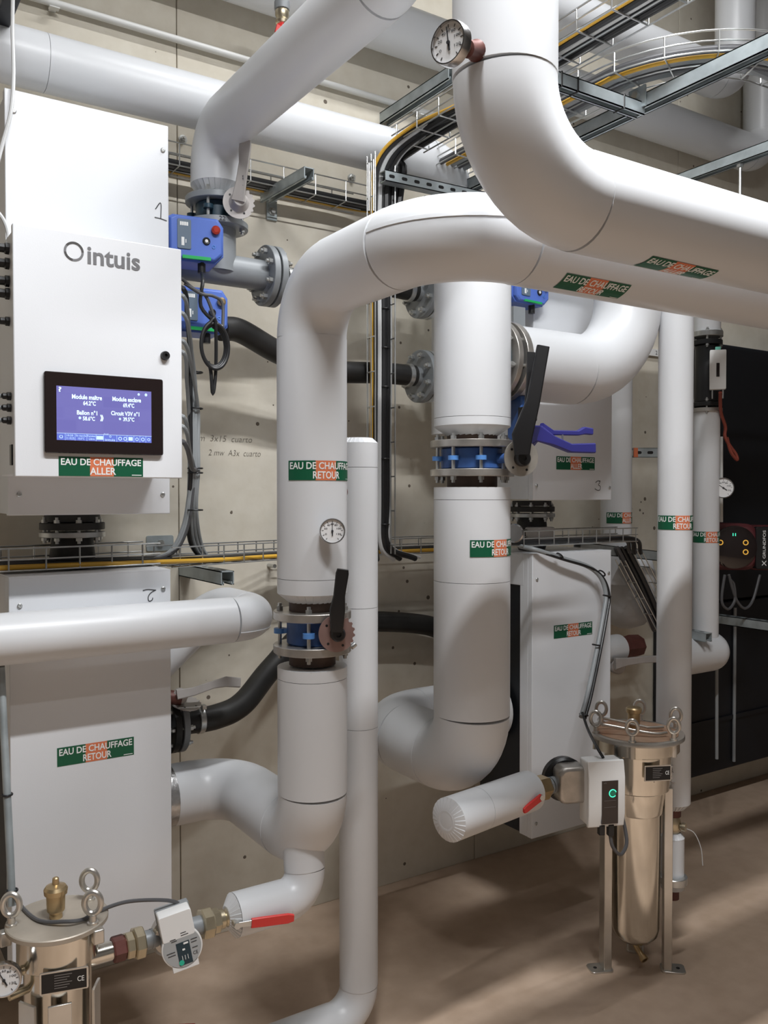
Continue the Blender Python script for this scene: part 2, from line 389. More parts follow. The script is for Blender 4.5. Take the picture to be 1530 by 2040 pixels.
def notch_plate(parent, c, nrm, r, m, teeth=True, xh=(0, 0, 1), t=0.004):
    pts = []
    for i in range(72):
        a = 2 * PI * i / 72; rr = r
        if teeth and (-2.2 < (a if a < PI else a - 2 * PI) < -0.2): rr = r * (1.0 if i % 4 < 2 else 0.9)
        pts.append((rr * math.cos(a), rr * math.sin(a)))
    mb = MB(); F = frame(V(c), V(nrm), V(xh)); mb.prism(pts, -t / 2, t / 2, 0, F)
    o = mb.build('notch_plate', m, parent)
    h = MB()
    for a in (0.9, 2.4, 3.6): h.cyl(F @ V((r * .72 * math.cos(a), r * .72 * math.sin(a), t / 2)), F @ V((r * .72 * math.cos(a), r * .72 * math.sin(a), t / 2 + .0006)), r * .07, 10)
    h.build('plate_hole', BLK, o)
    return F
def thermometer(name_label, dial_c, nrm, r, stem_to, stem_r=0.010, collar=COPP, needle=0.0, cat='thermometer', name='thermometer'):
    t = thing(name, name_label, cat, stem_to); F = frame(V(dial_c), V(nrm), (0, 0, 1))
    MB().lathe([(r * .92, -.012), (r, -.010), (r, .003), (r * .96, .006), (r * .90, .006), (r * .88, .002)], dial_c, nrm, 40).build('case', SILV, t)
    d = MB(); d.lathe([(r * .885, .0), (r * .885, .0022)], dial_c, nrm, 40); dl = d.build('dial_face', DIAL, t)
    mk = MB()
    for i in range(11):
        a = PI / 2 + (i - 5) * 0.47 + PI / 2 * 0; a = (i - 5) * 0.5
        x, y = math.cos(a), math.sin(a); M = F @ Matrix.Translation((x * r * .74, y * r * .74, .0026)) @ Matrix.Rotation(a, 4, 'Z')
        mk.box((0, 0, 0), (r * .14, r * .03, .0006), 0, M)
    put = flat_map(F @ V((0, 0, .0024)), F.to_3x3() @ V((0, -1, 0)), F.to_3x3() @ V((1, 0, 0)))
    for (tx, a) in (('0', -2.0), ('20', -1.2), ('40', -.55), ('60', 0), ('80', .55), ('100', 1.2), ('120', 2.0)):
        x, y = math.sin(a) * r * .54, math.cos(a) * r * .54; wd = .06 * len(tx)
        put_text(mk, tx, put, x - wd * r, x + wd * r, y - .065 * r, y + .065 * r, .0004, .01)
    mk.build('scale_marks', TXD, dl)
    nd = MB(); M = F @ Matrix.Rotation(needle, 4, 'Z'); nd.box((r * .25, 0, .0036), (r * .95, r * .045, .0008), 0, M); nd.cyl(F @ V((0, 0, .003)), F @ V((0, 0, .005)), r * .09, 14)
    nd.box((-r * .22, 0, .0036), (r * .3, r * .09, .0008), 0, M)
    nd.build('needle', TXD, dl)
    b = V(dial_c) - V(nrm).normalized() * .011; e = V(stem_to); c = b.lerp(e, .55)
    MB().cyl(b, e, stem_r * .55, 14).build('stem', SSB, t)
    MB().lathe([(stem_r, 0), (stem_r, (e - c).length * .8), (stem_r * 1.25, (e - c).length)], c, e - c, 20).build('collar', collar, t)
    return t
def lever_bar(parent, pts, wv, width, thick, m, name='lever'):     # flat bar following pts, width direction wv
    mb = MB(); wv = V(wv).normalized(); vs = []; fs = []
    P = [V(p) for p in pts]; ww = width if isinstance(width, (list, tuple)) else [width] * len(P)
    for i, p in enumerate(P):
        tg = (P[min(i + 1, len(P) - 1)] - P[max(i - 1, 0)]).normalized(); x = (wv - tg * wv.dot(tg)).normalized(); n = tg.cross(x)
        a, b = ww[i] / 2, thick / 2; c = min(a, b) * .35
        for (u, q) in ((-a + c, -b), (a - c, -b), (a, -b + c), (a, b - c), (a - c, b), (-a + c, b), (-a, b - c), (-a, -b + c)): vs.append(p + x * u + n * q)
    k = 8
    for i in range(len(P) - 1):
        for j in range(k): fs.append((i * k + j, i * k + (j + 1) % k, (i + 1) * k + (j + 1) % k, (i + 1) * k + j))
    fs.append(tuple(reversed(range(k)))); fs.append(tuple(range((len(P) - 1) * k, len(P) * k)))
    return mb.add(vs, fs).build(name, m, parent)
# ------------------------------------------------------------------ wire tray
def tray(label, path, side, up, width, height, r=0.0025, pitch=0.115, sides=(True, True), m=None, floor_wires=3):
    path = [V(p) for p in path]; t = thing('cable_tray', label, 'cable tray', path[0]); m = m or ZINC
    def fr(i):
        tg = (path[min(i + 1, len(path) - 1)] - path[max(i - 1, 0)]).normalized(); u = V(up); u = (u - tg * u.dot(tg)).normalized(); s = tg.cross(u); 
        if s.dot(V(side)) < 0: s = -s
        return s, u
    offs = [(-width / 2 + width * k / (floor_wires - 1), 0) for k in range(floor_wires)]
    for q, sg in ((sides[0], -1), (sides[1], 1)):
        if q: offs += [(sg * width / 2, height), (sg * width / 2, height * .5)]
    for (a, b) in offs:
        pp = []
        for i, p in enumerate(path): s, u = fr(i); pp.append(p + s * a + u * b)
        MB().tube(pp, r, 6).build('rail_wire', m, t)
    acc = 0.03; 
    for i in range(len(path) - 1):
        L = (path[i + 1] - path[i]).length
        while acc < L:
            p = path[i].lerp(path[i + 1], acc / L); s, u = fr(i); q = []
            if sides[0]: q.append(p - s * width / 2 + u * height)
            q += [p - s * width / 2, p + s * width / 2]
            if sides[1]: q.append(p + s * width / 2 + u * height)
            MB().tube(sum([[a.lerp(b, .02), a.lerp(b, .98)] for a, b in zip(q, q[1:])], []), r, 6).build('cross_wire', m, t)
            acc += pitch
        acc -= L
    return t
def cable(label, pts, r, m, group=None, k=8, name='cable', n=8, tie=None):
    o = MB().tube(spline(pts, k) if k else pts, r, n).build(name, m, None); tag(o, label, 'cable', group); return o
def channel(label, p, q, w=0.041, h=0.041, up=(0, 0, 1), open_dir=-1, t=0.003, m=None, slots=True, cat='strut', name='strut_channel', group=None):
    # C-profile rail; opening faces open_dir * up
    p, q = V(p), V(q); L = (q - p).length; T = thing(name, label, cat, p, group); F = frame(p, q - p, V(up))
    mb = MB(); s = open_dir; a, b, l = h / 2, w / 2, w * .22
    mb.box((-s * (a - t / 2), 0, L / 2), (t, w, L), 0, F)
    for d in (-1, 1):
        mb.box((0, d * (b - t / 2), L / 2), (h, t, L), 0, F); mb.box((s * (a - t / 2), d * (b - l / 2), L / 2), (t, l, L), 0, F)
        mb.box((s * (a - h * .12), d * (b - l + t / 2), L / 2), (h * .22, t, L), 0, F)
    mb.build('profile', m or GALV, T)
    if slots:
        k = int(L / 0.05); sm = MB().rbox((0, 0, 0), (w * .62, w * .3, .0006), w * .14).mesh('slot', BLK)
        for i in range(k):
            M = F @ Matrix.Translation((-s * (a + .0002), 0, .025 + i * .05)) @ Matrix.Rotation(PI / 2, 4, 'Y')
            link('slot', sm, T, None, M)
    return T
# ------------------------------------------------------------------ the room
ZC = 4.35
wb = struct('wall_back', MB().box((2.0, 0.16, ZC / 2), (9.0, 0.28, ZC)), CJ)
JX = at(352, 60, 0).x
xs = [-2.5] + [JX + 1.25 * k for k in range(-2, 5)] + [6.5]; zs = [0, ZC]
for a, b in zip(xs, xs[1:]):
    for c, d in zip(zs, zs[1:]):
        MB().box(((a + b) / 2, 0.011, (c + d) / 2), (b - a - .003, .022, d - c)).build('concrete_panel', CW, wb, bevel=.002)
struct('floor', MB().box((2.0, -2.4, -0.05), (9.0, 5.2, 0.1)), CF)
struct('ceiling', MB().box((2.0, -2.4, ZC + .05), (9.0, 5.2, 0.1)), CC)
struct('wall_left', MB().box((-2.45, -2.4, ZC / 2), (0.1, 5.2, ZC)), CD)
struct('wall_right', MB().box((6.45, -2.4, ZC / 2), (0.1, 5.2, ZC)), CD)
struct('wall_front', MB().box((2.0, -4.95, ZC / 2), (9.0, 0.1, ZC)), CD)
for i, (lc, sx, sy, pw) in enumerate(LAMPS):       # battens that carry the lights, including the added fill behind the camera
    t = thing('batten_luminaire', ['white batten luminaire hung above the pipes', 'white batten luminaire added as unseen fill light behind the camera', 'white batten luminaire on the ceiling over the cable trays'][i], 'ceiling light', (lc[0], lc[1], lc[2] + .055))
    MB().box((lc[0], lc[1], lc[2] + .035), (sx + .06, .09, .05)).build('housing', WPL, t, bevel=.006)
    for e in (-.5, .5):
        MB().cyl((lc[0] + e, lc[1], lc[2] + .06), (lc[0] + e, lc[1], ZC), .004, 8).build('hanger_rod', ZINC, t)

# ------------------------------------------------------------------ boiler module cabinets
def cabinet(label, x0, x1, z0, z1, dark_side, holes, yf=-0.57, yb=-0.22, left_skirt=None):
    t = thing('module_cabinet', label, 'cabinet', ((x0 + x1) / 2, (yf + yb) / 2, z0)); cx = (x0 + x1) / 2; w = x1 - x0
    MB().box((cx, yf + .011, (z0 + z1) / 2), (w, .022, z1 - z0)).build('front_panel', WP, t, bevel=.002)
    MB().box((cx, (yf + .022 + yb) / 2, (z0 + z1) / 2), (w - .012, yb - yf - .022, z1 - z0 - .006)).build('body', WP if not dark_side else NAVY, t, bevel=.001)
    if dark_side:
        for sx in (x0 + .004, x1 - .004):
            MB().box((sx, yf + .042, (z0 + z1) / 2), (.008, .04, z1 - z0 - .002)).build('side_skirt', WP, t, bevel=.001)
            MB().box((sx, (yf + yb) / 2 + .02, z1 - .055), (.009, yb - yf - .05, .108)).build('side_cap', WP, t, bevel=.001)
        MB().box((cx, (yf + yb) / 2, z1 + .001), (w, yb - yf, .004)).build('top_panel', WP, t)
    for dx in (-.12, .12):
        MB().box((cx + dx, yb / 2, z1 - .2), (.041, -yb, .041)).build('wall_bracket', GALV, t)
    for (hx, hz) in holes: screw(t, (hx, yf - .0005, hz), (0, -1, 0))
    return t
def mark(parent, mapf, strokes, m, name='marking', wdt=0.0012):
    mb = MB()
    for st in strokes:
        P = [mapf(a, b, .0009) for a, b in st]; Q = spline(P, 5) if len(P) > 2 else P; n = (mapf(0, 0, 1) - mapf(0, 0, 0)).normalized()
        for a, b in zip(Q, Q[1:]):
            d = (b - a); 
            if d.length < 1e-6: continue
            s = d.normalized().cross(n) * wdt; mb.add([a - s, a + s, b + s, b - s], [(0, 1, 2, 3)])
    return mb.build(name, m, parent)
X0, X1, X2, X3 = .372, .765, 2.031, 2.415
c1 = cabinet('tall white module cabinet at upper left with handwritten 1, behind the control box', X0, X1, 1.45, 2.45, False, [(X0 + .02, 2.40), (X1 - .015, 2.385), (X0 + .025, 1.50), (X1 - .02, 1.50)])
p = at(320, 425, -.57); mark(c1, flat_map((p.x, -.57, p.z), (1, 0, 0), (0, 0, 1)), [[(-.014, .008), (.0, .026), (.0, -.014)], [(-.016, -.013), (0, -.014), (.016, -.017)]], MRK)
c2 = cabinet('white module cabinet at lower left with sideways 2, behind the horizontal pipe', X0, X1, .325, 1.302, True, [(X0 + .024, 1.235), (X1 - .02, 1.255), (X0 + .05, .38)])
p = at(298, 1185, -.57); mark(c2, flat_map((p.x, -.57, p.z), (1, 0, 0), (0, 0, 1)), [[(-.018, .012), (-.005, .014), (.017, .011)], [(.014, .011), (.002, .004), (-.004, -.006), (-.002, -.016), (.006, -.014), (.008, -.008)]], MRK)
p = at(192, 1497, -.57); sticker(c2, flat_map((p.x, -.57, p.z), (1, 0, .0), (0, 0, 1)), 'RETOUR')
c3 = cabinet('white module cabinet at upper right with handwritten 3', X2, X3, 1.48, 2.48, False, [(X2 + .016, 1.53), (X3 - .012, 1.525)], yb=-.285)
p = at(1191, 968, -.57); mark(c3, flat_map((p.x, -.57, p.z), (1, 0, 0), (0, 0, 1)), [[(-.012, .012), (0, .018), (.010, .014), (.002, .004), (.012, -.002), (.010, -.014), (-.002, -.016), (-.016, -.010)], [(.004, .018), (.012, .017)]], MRK)
p = at(1147, 923, -.57); sticker(c3, flat_map((p.x, -.57, p.z), (1, 0, 0), (0, 0, 1)), 'ALLER')
c4 = cabinet('white module cabinet at lower right behind the stainless filter, with black open side', X2, X3, .32, 1.295, True, [(X2 + .02, 1.21), (X3 - .014, 1.215), (X2 + .02, .37)], yb=-.285)
p = at(1142, 1255, -.57); sticker(c4, flat_map((p.x, -.57, p.z), (1, 0, .0), (0, 0, 1)), 'RETOUR')

# control box
bx0, bx1, bz0, bz1, byf, byb = .352, .726, 1.538, 2.081, -.77, -.572
cb = thing('control_box', 'white wall control box with touch screen and logo, on the upper left cabinet', 'control box', ((bx0 + bx1) / 2, byb, bz0)); cx = (bx0 + bx1) / 2
MB().box((cx, (byf + .03 + byb) / 2, (bz0 + bz1) / 2), (bx1 - bx0 - .012, byb - byf - .03, bz1 - bz0 - .01)).build('housing', WP, cb, bevel=.003)
MB().box((cx, byf + .009, (bz0 + bz1) / 2), (bx1 - bx0, .018, bz1 - bz0)).build('door', WP, cb, bevel=.0025)
fr = flat_map((0, byf, 0), (1, 0, 0), (0, 0, 1))
p = at(147, 501, byf); lg = MB(); n = 40
for i in range(n):
    a, b = 2 * PI * i / n, 2 * PI * (i + 1) / n; ro, ri = .0215, .0165
    lg.add([fr(p.x + q * math.cos(t), p.z + q * math.sin(t), .0008) for (q, t) in ((ri, a), (ro, a), (ro, b), (ri, b))], [(0, 1, 2, 3)], 1 if math.cos(a - 1.2) > .3 or math.cos(a - 3.9) > .8 else 0)
p0, p1 = at(174, 518, byf), at(279, 530, byf)
put_text(lg, 'intuis', fr, p0.x, p1.x, at(174, 526, byf).z, at(174, 491, byf).z, .0008, .022)
lg.build('logo', [TXG, SILV], cb, 'dark grey logo of a ring and the word intuis')
p = at(328, 709, byf); lk = MB().lathe([(.0105, 0), (.0105, .008), (.009, .011), (.004, .011), (.003, .006)], (p.x, byf, p.z), (0, -1, 0), 24).build('lock', BLK, cb)
a, b = at(86, 741, byf), at(323, 907, byf); hw, hh = (b.x - a.x), .178; hx, hz = (a.x + b.x) / 2, 1.68
hm = MB(); hm.rbox((0, 0, .004), (hw, hh, .012), .005, 0, frame((hx, byf, hz), (0, -1, 0), (1, 0, 0))); hmi = hm.build('touch_screen', BEZ, cb, 'glossy black touch screen panel')
s0, s1 = at(110, 769, byf), at(299, 883, byf); sx0, sx1 = s0.x, s1.x; sz0, sz1 = at(299, 883, byf).z, at(110, 769, byf).z
sm = flat_map((0, byf - .0101, 0), (1, 0, 0), (0, 0, 1)); W, Hh = sx1 - sx0, sz1 - sz0
d = MB(); patch(d, sm, sx0, sx1, sz0, sz1, .0004, 1, 1); d.build('display', SCR, hmi, 'lit violet-blue display')
def ST(s, u0, u1, v0, v1, mi=0, bold=.022):
    tx = MB(); put_text(tx, s, sm, sx0 + W * u0, sx0 + W * u1, sz1 - Hh * v1, sz1 - Hh * v0, .0010, bold, mi); tx.build('display_text', SCT, hmi)
ST('?', .02, .05, .02, .11); ST('Module maître', .155, .465, .14, .225); ST('64.2°C', .27, .40, .25, .335)
ST('Module esclave', .575, .885, .14, .225); ST('69.4°C', .69, .81, .25, .335)
ST('Ballon n°1', .205, .415, .43, .515); ST('58.6°C', .265, .39, .54, .62); ST('»', .445, .48, .50, .62)
ST('Circuit V3V n°1', .56, .865, .41, .495); ST('39.5°C', .69, .81, .52, .60)
for (u, v, q) in ((.235, .575, .014), (.655, .56, .012), (.86, .07, .013), (.94, .07, .015)):
    c = (sx0 + W * u, sz1 - Hh * v); rr = q * W
    tx = MB(); tx.add([sm(c[0] + rr * math.cos(k * PI / 5), c[1] + rr * math.sin(k * PI / 5) * 1.1, .001) for k in range(10)], [tuple(range(10))]).build('display_icon', SCL, hmi)
br = MB()
patch(br, sm, sx0 + .0006, sx1 - .0006, sz0 + .0005, sz0 + Hh * .125, .0007, 1, 1)
cells = [0, .085, .185, .305, .40, .48, .62, .73, .805, .87, .935, 1]
for u in cells[1:-1]: patch(br, sm, sx0 + W * u - .0003, sx0 + W * u + .0003, sz0, sz0 + Hh * .125, .001, 1, 1, lambda u: 1)
patch(br, sm, sx0, sx1, sz0 + Hh * .125, sz0 + Hh * .132, .001, 1, 1, lambda u: 1)
def ST2(s, u0, u1, v0, v1): put_text(br, s, sm, sx0 + W * u0, sx0 + W * u1, sz0 + Hh * v0, sz0 + Hh * v1, .0012, .005, 1)
ST2('10:20', .10, .165, .075, .11); ST2('21.10.25', .095, .175, .02, .06); ST2('En marche', .195, .30, .075, .11); ST2('10.0°C', .215, .28, .02, .06)
ST2('Fumées', .31, .395, .075, .11); ST2('Libre', .325, .385, .02, .06); ST2('intuis', .495, .60, .01, .055); ST2('Accueil', .48, .53, .135, .155)
for u, q in ((.043, .018), (.55, .011), (.655, .02), (.71, .02), (.838, .018), (.903, .02), (.968, .016)):
    c = (sx0 + W * u, sz0 + Hh * (.062 if u != .55 else .095)); rr = q * W
    for k in range(14):
        a0, a1 = 2 * PI * k / 14, 2 * PI * (k + 1) / 14
        if u == .043 and 3 <= k <= 3: continue
        br.add([sm(c[0] + e * math.cos(t), c[1] + e * math.sin(t), .0012) for (e, t) in ((rr * .65, a0), (rr, a0), (rr, a1), (rr * .65, a1))], [(0, 1, 2, 3)], 1)
for u in (.405, .77): patch(br, sm, sx0 + W * u - W * (.0 if u < .5 else .025), sx0 + W * (u + (.07 if u < .5 else .022)), sz0 + Hh * .03, sz0 + Hh * .10, .0012, 1, 1, lambda u: 1)
br.build('display_bar', [SCB, SCL], hmi, kind='stuff')
p = at(203, 930, byf); sticker(cb, flat_map((p.x, byf, p.z), (1, 0, 0), (0, 0, 1)), 'ALLER', .188, .043)
for (px, py, s) in ((12, 495, 1), (11, 525, 1), (10, 560, 1), (9, 585, 1), (22, 640, .8), (22, 790, .7), (22, 813, .7), (22, 838, .7)):
    q = at(30, py, -.70); gz = q.z; gl = MB(); gl.lathe([(.013 * s, 0), (.013 * s, .008), (.010 * s, .010), (.010 * s, .024 * s), (.006 * s, .028 * s)], (bx0 + .006, -.69 if py < 700 else -.70, gz), (-1, 0, 0), 8)
    gl.build('cable_gland', BLK, cb)
MB().box((bx0 + .002, byf + .035, at(30, 905, byf).z), (.008, .022, .045)).build('hinge', BLK, cb, bevel=.001)

# flanged connection under upper cabinets
def under_flange(label, cx, cy, zt, zb, big=False):
    t = thing('flanged_connector', label, 'flange', (cx, cy, zb))
    MB().cyl((cx, cy, zt - .018), (cx, cy, zt), .07, 32).build('neck', RUB, t)
    ring(t, (cx, cy, zt - .030), (0, 0, 1), .082, .03, .018, RUB, 'rubber_flange')
    ring(t, (cx, cy, zt - .052), (0, 0, 1), .083, .03, .014, ZINC, 'flange')
    MB().lathe([(.048, zb), (.058, zb + .03), (.052, zt - .06)], (cx, cy, 0), (0, 0, 1), 32).build('rubber_body', RUB, t)
    bolts(t, (cx, cy, zt - .04), (0, 0, 1), .070, 8, .036, .008, ZINC)
    return t
under_flange('flanged rubber connector under the upper left cabinet', (X0 + X1) / 2 - .01, -.40, 1.447, 1.305)
under_flange('flanged rubber connector under the cabinet marked 3', 2.165, -.42, 1.477, 1.30)

# ------------------------------------------------------------------ insulated pipes
RP = .084
P1u = [(1.003, -.905, 1.262), (1.003, -.905, 2.005), (1.003, -1.45, 2.005), (4.6, -1.45, 2.005)]; R1 = [.13, .17]
t = pipe('white return riser left of the slim pipe, bending right under the front pipe', P1u, R1, RP, ((.055, .022), None), {0: [.06], 2: [.31]})
elbow_seam(t, P1u, R1, 1, RP, .25)
sticker(t, cylz_map(1.003, -.905, at(622, 937, -.98).z, RP + .0014, math.radians(-95)), 'RETOUR')
p = at(1183, 580, -1.49); sticker(t, cylx_map(p.x, -1.45, 2.005, RP + .0014, math.radians(-63)), 'RETOUR')
P1l = [(1.003, -.905, 1.083), (1.003, -.905, .655), (1.003, -.42, .655), (.862, -.42, .655)]
P1l = [(1.003, -.905, 1.083), (1.003, -.905, .655), (1.003, -.41, .655), (.815, -.41, .655)]
t = pipe('white elbowed return pipe below the pink-plated valve, turning back into the lower left cabinet', P1l, [.12, .12], RP, ((.055, -.012), None), {0: [.09]})
t2 = thing('pipe_union', 'black flanged union between the lower left cabinet side and its white return pipe', 'flange', (.78, -.41, .655))
ring(t2, (.803, -.41, .655), (1, 0, 0), .086, .04, .028, ALU, 'taped_rim'); MB().cyl((.765, -.41, .655), (.81, -.41, .655), .06, 32).build('neck', RUB, t2)
RP2 = .107
P2u = [(1.543, -.85, 1.690), (1.543, -.85, 2.20)]
t = pipe('thick white supply riser in the middle, above the blue valve', P2u, .1, RP2, ((.065, .028), None), {0: [.045]})
P2l = [(1.543, -.85, 1.520), (1.543, -.85, .735), (1.543, -.38, .735), (2.02, -.38, .735)]
t = pipe('thick white elbowed return pipe below the blue valve, in the middle', P2l, [.145, .145], RP2, ((.075, -.010), None), {0: [.055, .41]})
sticker(t, cylz_map(1.543, -.85, at(940, 1094, -.95).z, RP2 + .0014, math.radians(-82)), 'RETOUR')
# slim pipe
SL = [(1.238, -.735, 1.640), (1.238, -.735, .06), (-.6, -.735, .06)]
t = pipe('slim white vertical pipe with flared top beside the return riser, turning left along the floor', SL, [.085], .0525, ((.035, .014), None), {0: [.045, .30, .52]})
# upper front pipe
P3 = [(.936, -1.687, ZC), (.936, -1.687, 2.005), (4.6, -1.687, 2.005)]
t = pipe('large white pipe in front dropping from the ceiling and running right above the other', P3, [.165], RP, (None, None), {1: [.28]})
p = at(1350, 540, -1.70); sticker(t, cylx_map(p.x, -1.687, 2.005, RP + .0014, math.radians(-82)), 'ALLER')
# B
PB = [(1.0, -.317, 2.415), (1.0, -.317, 2.575), (1.0, -1.32, 2.575), (1.0, -1.32, ZC)]
t = pipe('white pipe sloping overhead from the grey valve at upper left', PB, [.105, .10], .0755, ((.05, .03), None))
# A, N
PA = [(-1.6, -.2, 2.703), (1.972, -.2, 2.703), (1.972, -.2, 1.72)]
t = pipe('long white pipe along the wall above the upper left cabinet', PA, [.12], .077, (None, None), {0: [.3, .62]})
PN = [(-1.6, -.115, 3.19), (3.98, -.115, 3.19), (3.98, -.115, ZC)]
t = pipe('white pipe high on the wall behind the cable trays, the lower of two', PN, [.12], .086, (None, None), {0: [.5, .8]})
PM = [(2.2, -.115, 3.48), (3.93, -.115, 3.47), (3.93, -.40, 3.47), (3.93, -.4, ZC)]
PM = [(1.6, -.30, 3.355), (3.50, -.30, 3.355), (3.50, -.30, ZC)]
t = pipe('topmost white pipe on the wall at upper right, bending up', PM, [.15], .086)
# L
PL = [(-1.2, -.652, 1.172), (.985, -.652, 1.172), (.985, -.32, 1.172), (.795, -.32, 1.005)]
RL = [.085, .10]
t = pipe('white horizontal pipe crossing the lower left cabinet, hooking back behind the riser', PL, RL, .0585, (None, None), {0: [.55]})
elbow_seam(t, PL, RL, 0, .0585, -.55, .07)
MB().cyl((.775, -.32, .988), (.80, -.32, 1.010), .056, 28).build('end_gasket', RUB, t)
# M
PMm = [(1.715, -.80, 1.892), (2.235, -.80, 1.892), (2.235, -.80, 2.465), (4.4, -.80, 2.465)]
t = pipe('thick white elbow in front of the cabinet marked 3, rising behind the upper pipes', PMm, [.25, .15], .109)
# right hand risers
PR1 = [(2.352, -.9, .487), (2.352, -.9, 2.36)]
t = pipe('white riser right of the stainless filter', PR1, .1, .0545, ((.032, .022), None), {0: [.93]})
sticker(t, cylz_map(2.352, -.9, at(1345, 1042, -.95).z, .0559, math.radians(-113)), 'RETOUR')
p = at(1408, 820, -.45)
PR2 = [(3.118, -.45, .87), (3.118, -.45, p.z)]
t = pipe('white riser behind the right riser, below the black valve', PR2, .1, .052)
sticker(t, cylz_map(3.118, -.45, at(1410, 1071, -.5).z, .0534, math.radians(-116)), 'RETOUR')
hd = MB(); c = at(1412, 1297, -.45); rr = .083
q = [(rr * math.sin(k * PI / 2 / 8), rr - rr * math.cos(k * PI / 2 / 8)) for k in range(1, 9)]
hd.lathe([(rr * .2, 0)] + q + [(rr, .31)], (c.x + rr, -.45, c.z), (-1, 0, 0), 36)
o = hd.build('header_pipe', JK, None, ang=.8); tag(o, 'white round-ended header pipe at the foot of the far right riser', 'pipe')
z = at(1410, 664, -.45).z
t = pipe('short white pipe above the black valve, bending off to the right', [(3.118, -.45, z), (3.118, -.45, z + .16), (4.6, -.45, z + .16)], [.09], .052)
# wall side pipe right
c = at(1228, 900, -.2)
t = pipe('white vertical pipe right of the cabinet marked 3, close to the wall', [(c.x, -.2, 1.12), (c.x, -.2, 2.75)], .1, .064, (None, None), {0: [.54]})
sticker(t, cylz_map(c.x, -.2, at(1228, 1032, -.25).z, .0654, math.radians(-92)), 'ALLER')
hd = MB(); c = at(1247, 1165, -.14); hd.lathe([(.03, -.19), (.08, -.17), (.115, -.13), (.125, -.08), (.125, .06), (.11, .11), (.06, .15)], c, (0, 0, 1), 36)
o = hd.build('expansion_vessel', JK, None, ang=.9); tag(o, 'pale rounded vessel behind the inclined cable tray', 'vessel')
# stub pipes to filters
S1 = [(.985, -.89, .60), (.985, -.905, .524), (.795, -.905, .524)]
t = pipe('short white elbowed pipe under the lower left return, feeding the round-faced pump', [(.985, -.885, .66), (.985, -.905, .524), (.795, -.905, .524)], [.062], .049, (None, (.022, .018)))
S2 = [(1.360, -.985, .656), (1.702, -.915, .648)]
t = pipe('short white capped pipe below the thick middle return, feeding the white pump', S2, .1, .056, ((.030, .012), None), {0: [.35]})
MB().lathe([(.026, -.004), (.026, .0125), (.021, .0125), (.021, .002)], S2[0], V(S2[0]) - V(S2[1]), 28).build('end_cap', JK, t)
# thin conduit
o = MB().cyl((-1.0, -.022, 2.972), (3.2, -.022, 2.972), .0115, 14).build('conduit', WHC); tag(o, 'thin white conduit pipe running along the wall near the top', 'conduit')
for px, py in ((106, 8), (838, 225)):
    q = at(px, py, -.02); t = MB(); t.box((q.x, -.012, 2.972), (.022, .024, .034)); t.box((q.x, -.03, 2.953), (.03, .02, .004))
    o = t.build('conduit_clip', WHC, None, bevel=.001); tag(o, 'small white clip holding the wall conduit' + (' at its left end' if px < 500 else ' beside the strut arm'), 'clip')
# ------------------------------------------------------------------ butterfly valves
NECK = mat('dark_pipe_neck', (0.10, 0.065, 0.05), 0.6, 0.2, 0.3, 30)
def valve(label, cx, cy, zt, zb, fr, br_, bodym, lugm, nb, ph, fm=None, th=.02, bolt_r=.0085, lug_ids=None):
    t = thing('butterfly_valve', label, 'valve', (cx, cy, zb)); fm = fm or FLG
    ring(t, (cx, cy, zt), (0, 0, 1), fr, fr * .5, th, fm); ring(t, (cx, cy, zb), (0, 0, 1), fr, fr * .5, th, fm)
    h = zt - zb - th; zc = (zt + zb) / 2
    MB().lathe([(br_ * .93, -h / 2), (br_, -h / 2 + .004), (br_, h / 2 - .004), (br_ * .93, h / 2)], (cx, cy, zc), (0, 0, 1), 40).build('body', bodym, t)
    R = fr * .84
    bolts(t, (cx, cy, zc), (0, 0, 1), R, nb, zt - zb + th, bolt_r, ZINC, ph)
    F = frame(V((cx, cy, zc)), (0, 0, 1))
    for i in range(nb):
        if lug_ids is not None and i not in lug_ids: continue
        a = 2 * PI * (i + ph) / nb; p = F @ V((R * math.cos(a), R * math.sin(a), 0)); q = F @ V((br_ * .95 * math.cos(a), br_ * .95 * math.sin(a), 0))
        mb = MB(); mb.cyl(p - V((0, 0, .006)), p + V((0, 0, .006)), bolt_r * 1.7, 18)
        d = (p - q); M = frame((p + q) / 2, (0, 0, 1), d); mb.box((0, 0, 0), (d.length, bolt_r * 2.2, .011), 0, M); mb.build('lug', lugm, t)
    for (z0, z1) in ((zt + th / 2, zt + th / 2 + .035), (zb - th / 2 - .03, zb - th / 2)):
        MB().cyl((cx, cy, z0), (cx, cy, z1), fr * .6, 32).build('weld_neck', NECK if fm is FLG else GPT, t)
    return t
# valve on the return riser
v1 = valve('blue butterfly valve with pink notch plate and black lever on the left return riser', 1.003, -.905, 1.209, 1.128, .0945, .062, BLU, LBLU, 4, .62)
pc = at(671, 1262, -1.015); nr = V((-.30, -.95, 0)).normalized(); F = notch_plate(v1, pc, nr, .0435, PLTP)
MB().cyl(V((1.003, -.905, 1.168)), pc + nr * .004, .013, 20).build('shaft', BLU, v1)
MB().lathe([(.0175, .0), (.0175, .016), (.014, .021), (.006, .021), (.006, .017)], pc, nr, 24).build('hub', BLK, v1)
a, b, c = at(671, 1258, -1.035), at(672, 1215, -1.04), at(683, 1134, -1.05)
lever_bar(v1, [a, b, b.lerp(c, .35), b.lerp(c, .9), c], V((math.cos(YAW), -math.sin(YAW), 0)), [.028, .036, .027, .030, .026], .016, BLK)
MB().cyl(at(700, 1290, -1.0), at(708, 1283, -1.0), .006, 10).build('stop_screw', ZINC, v1)
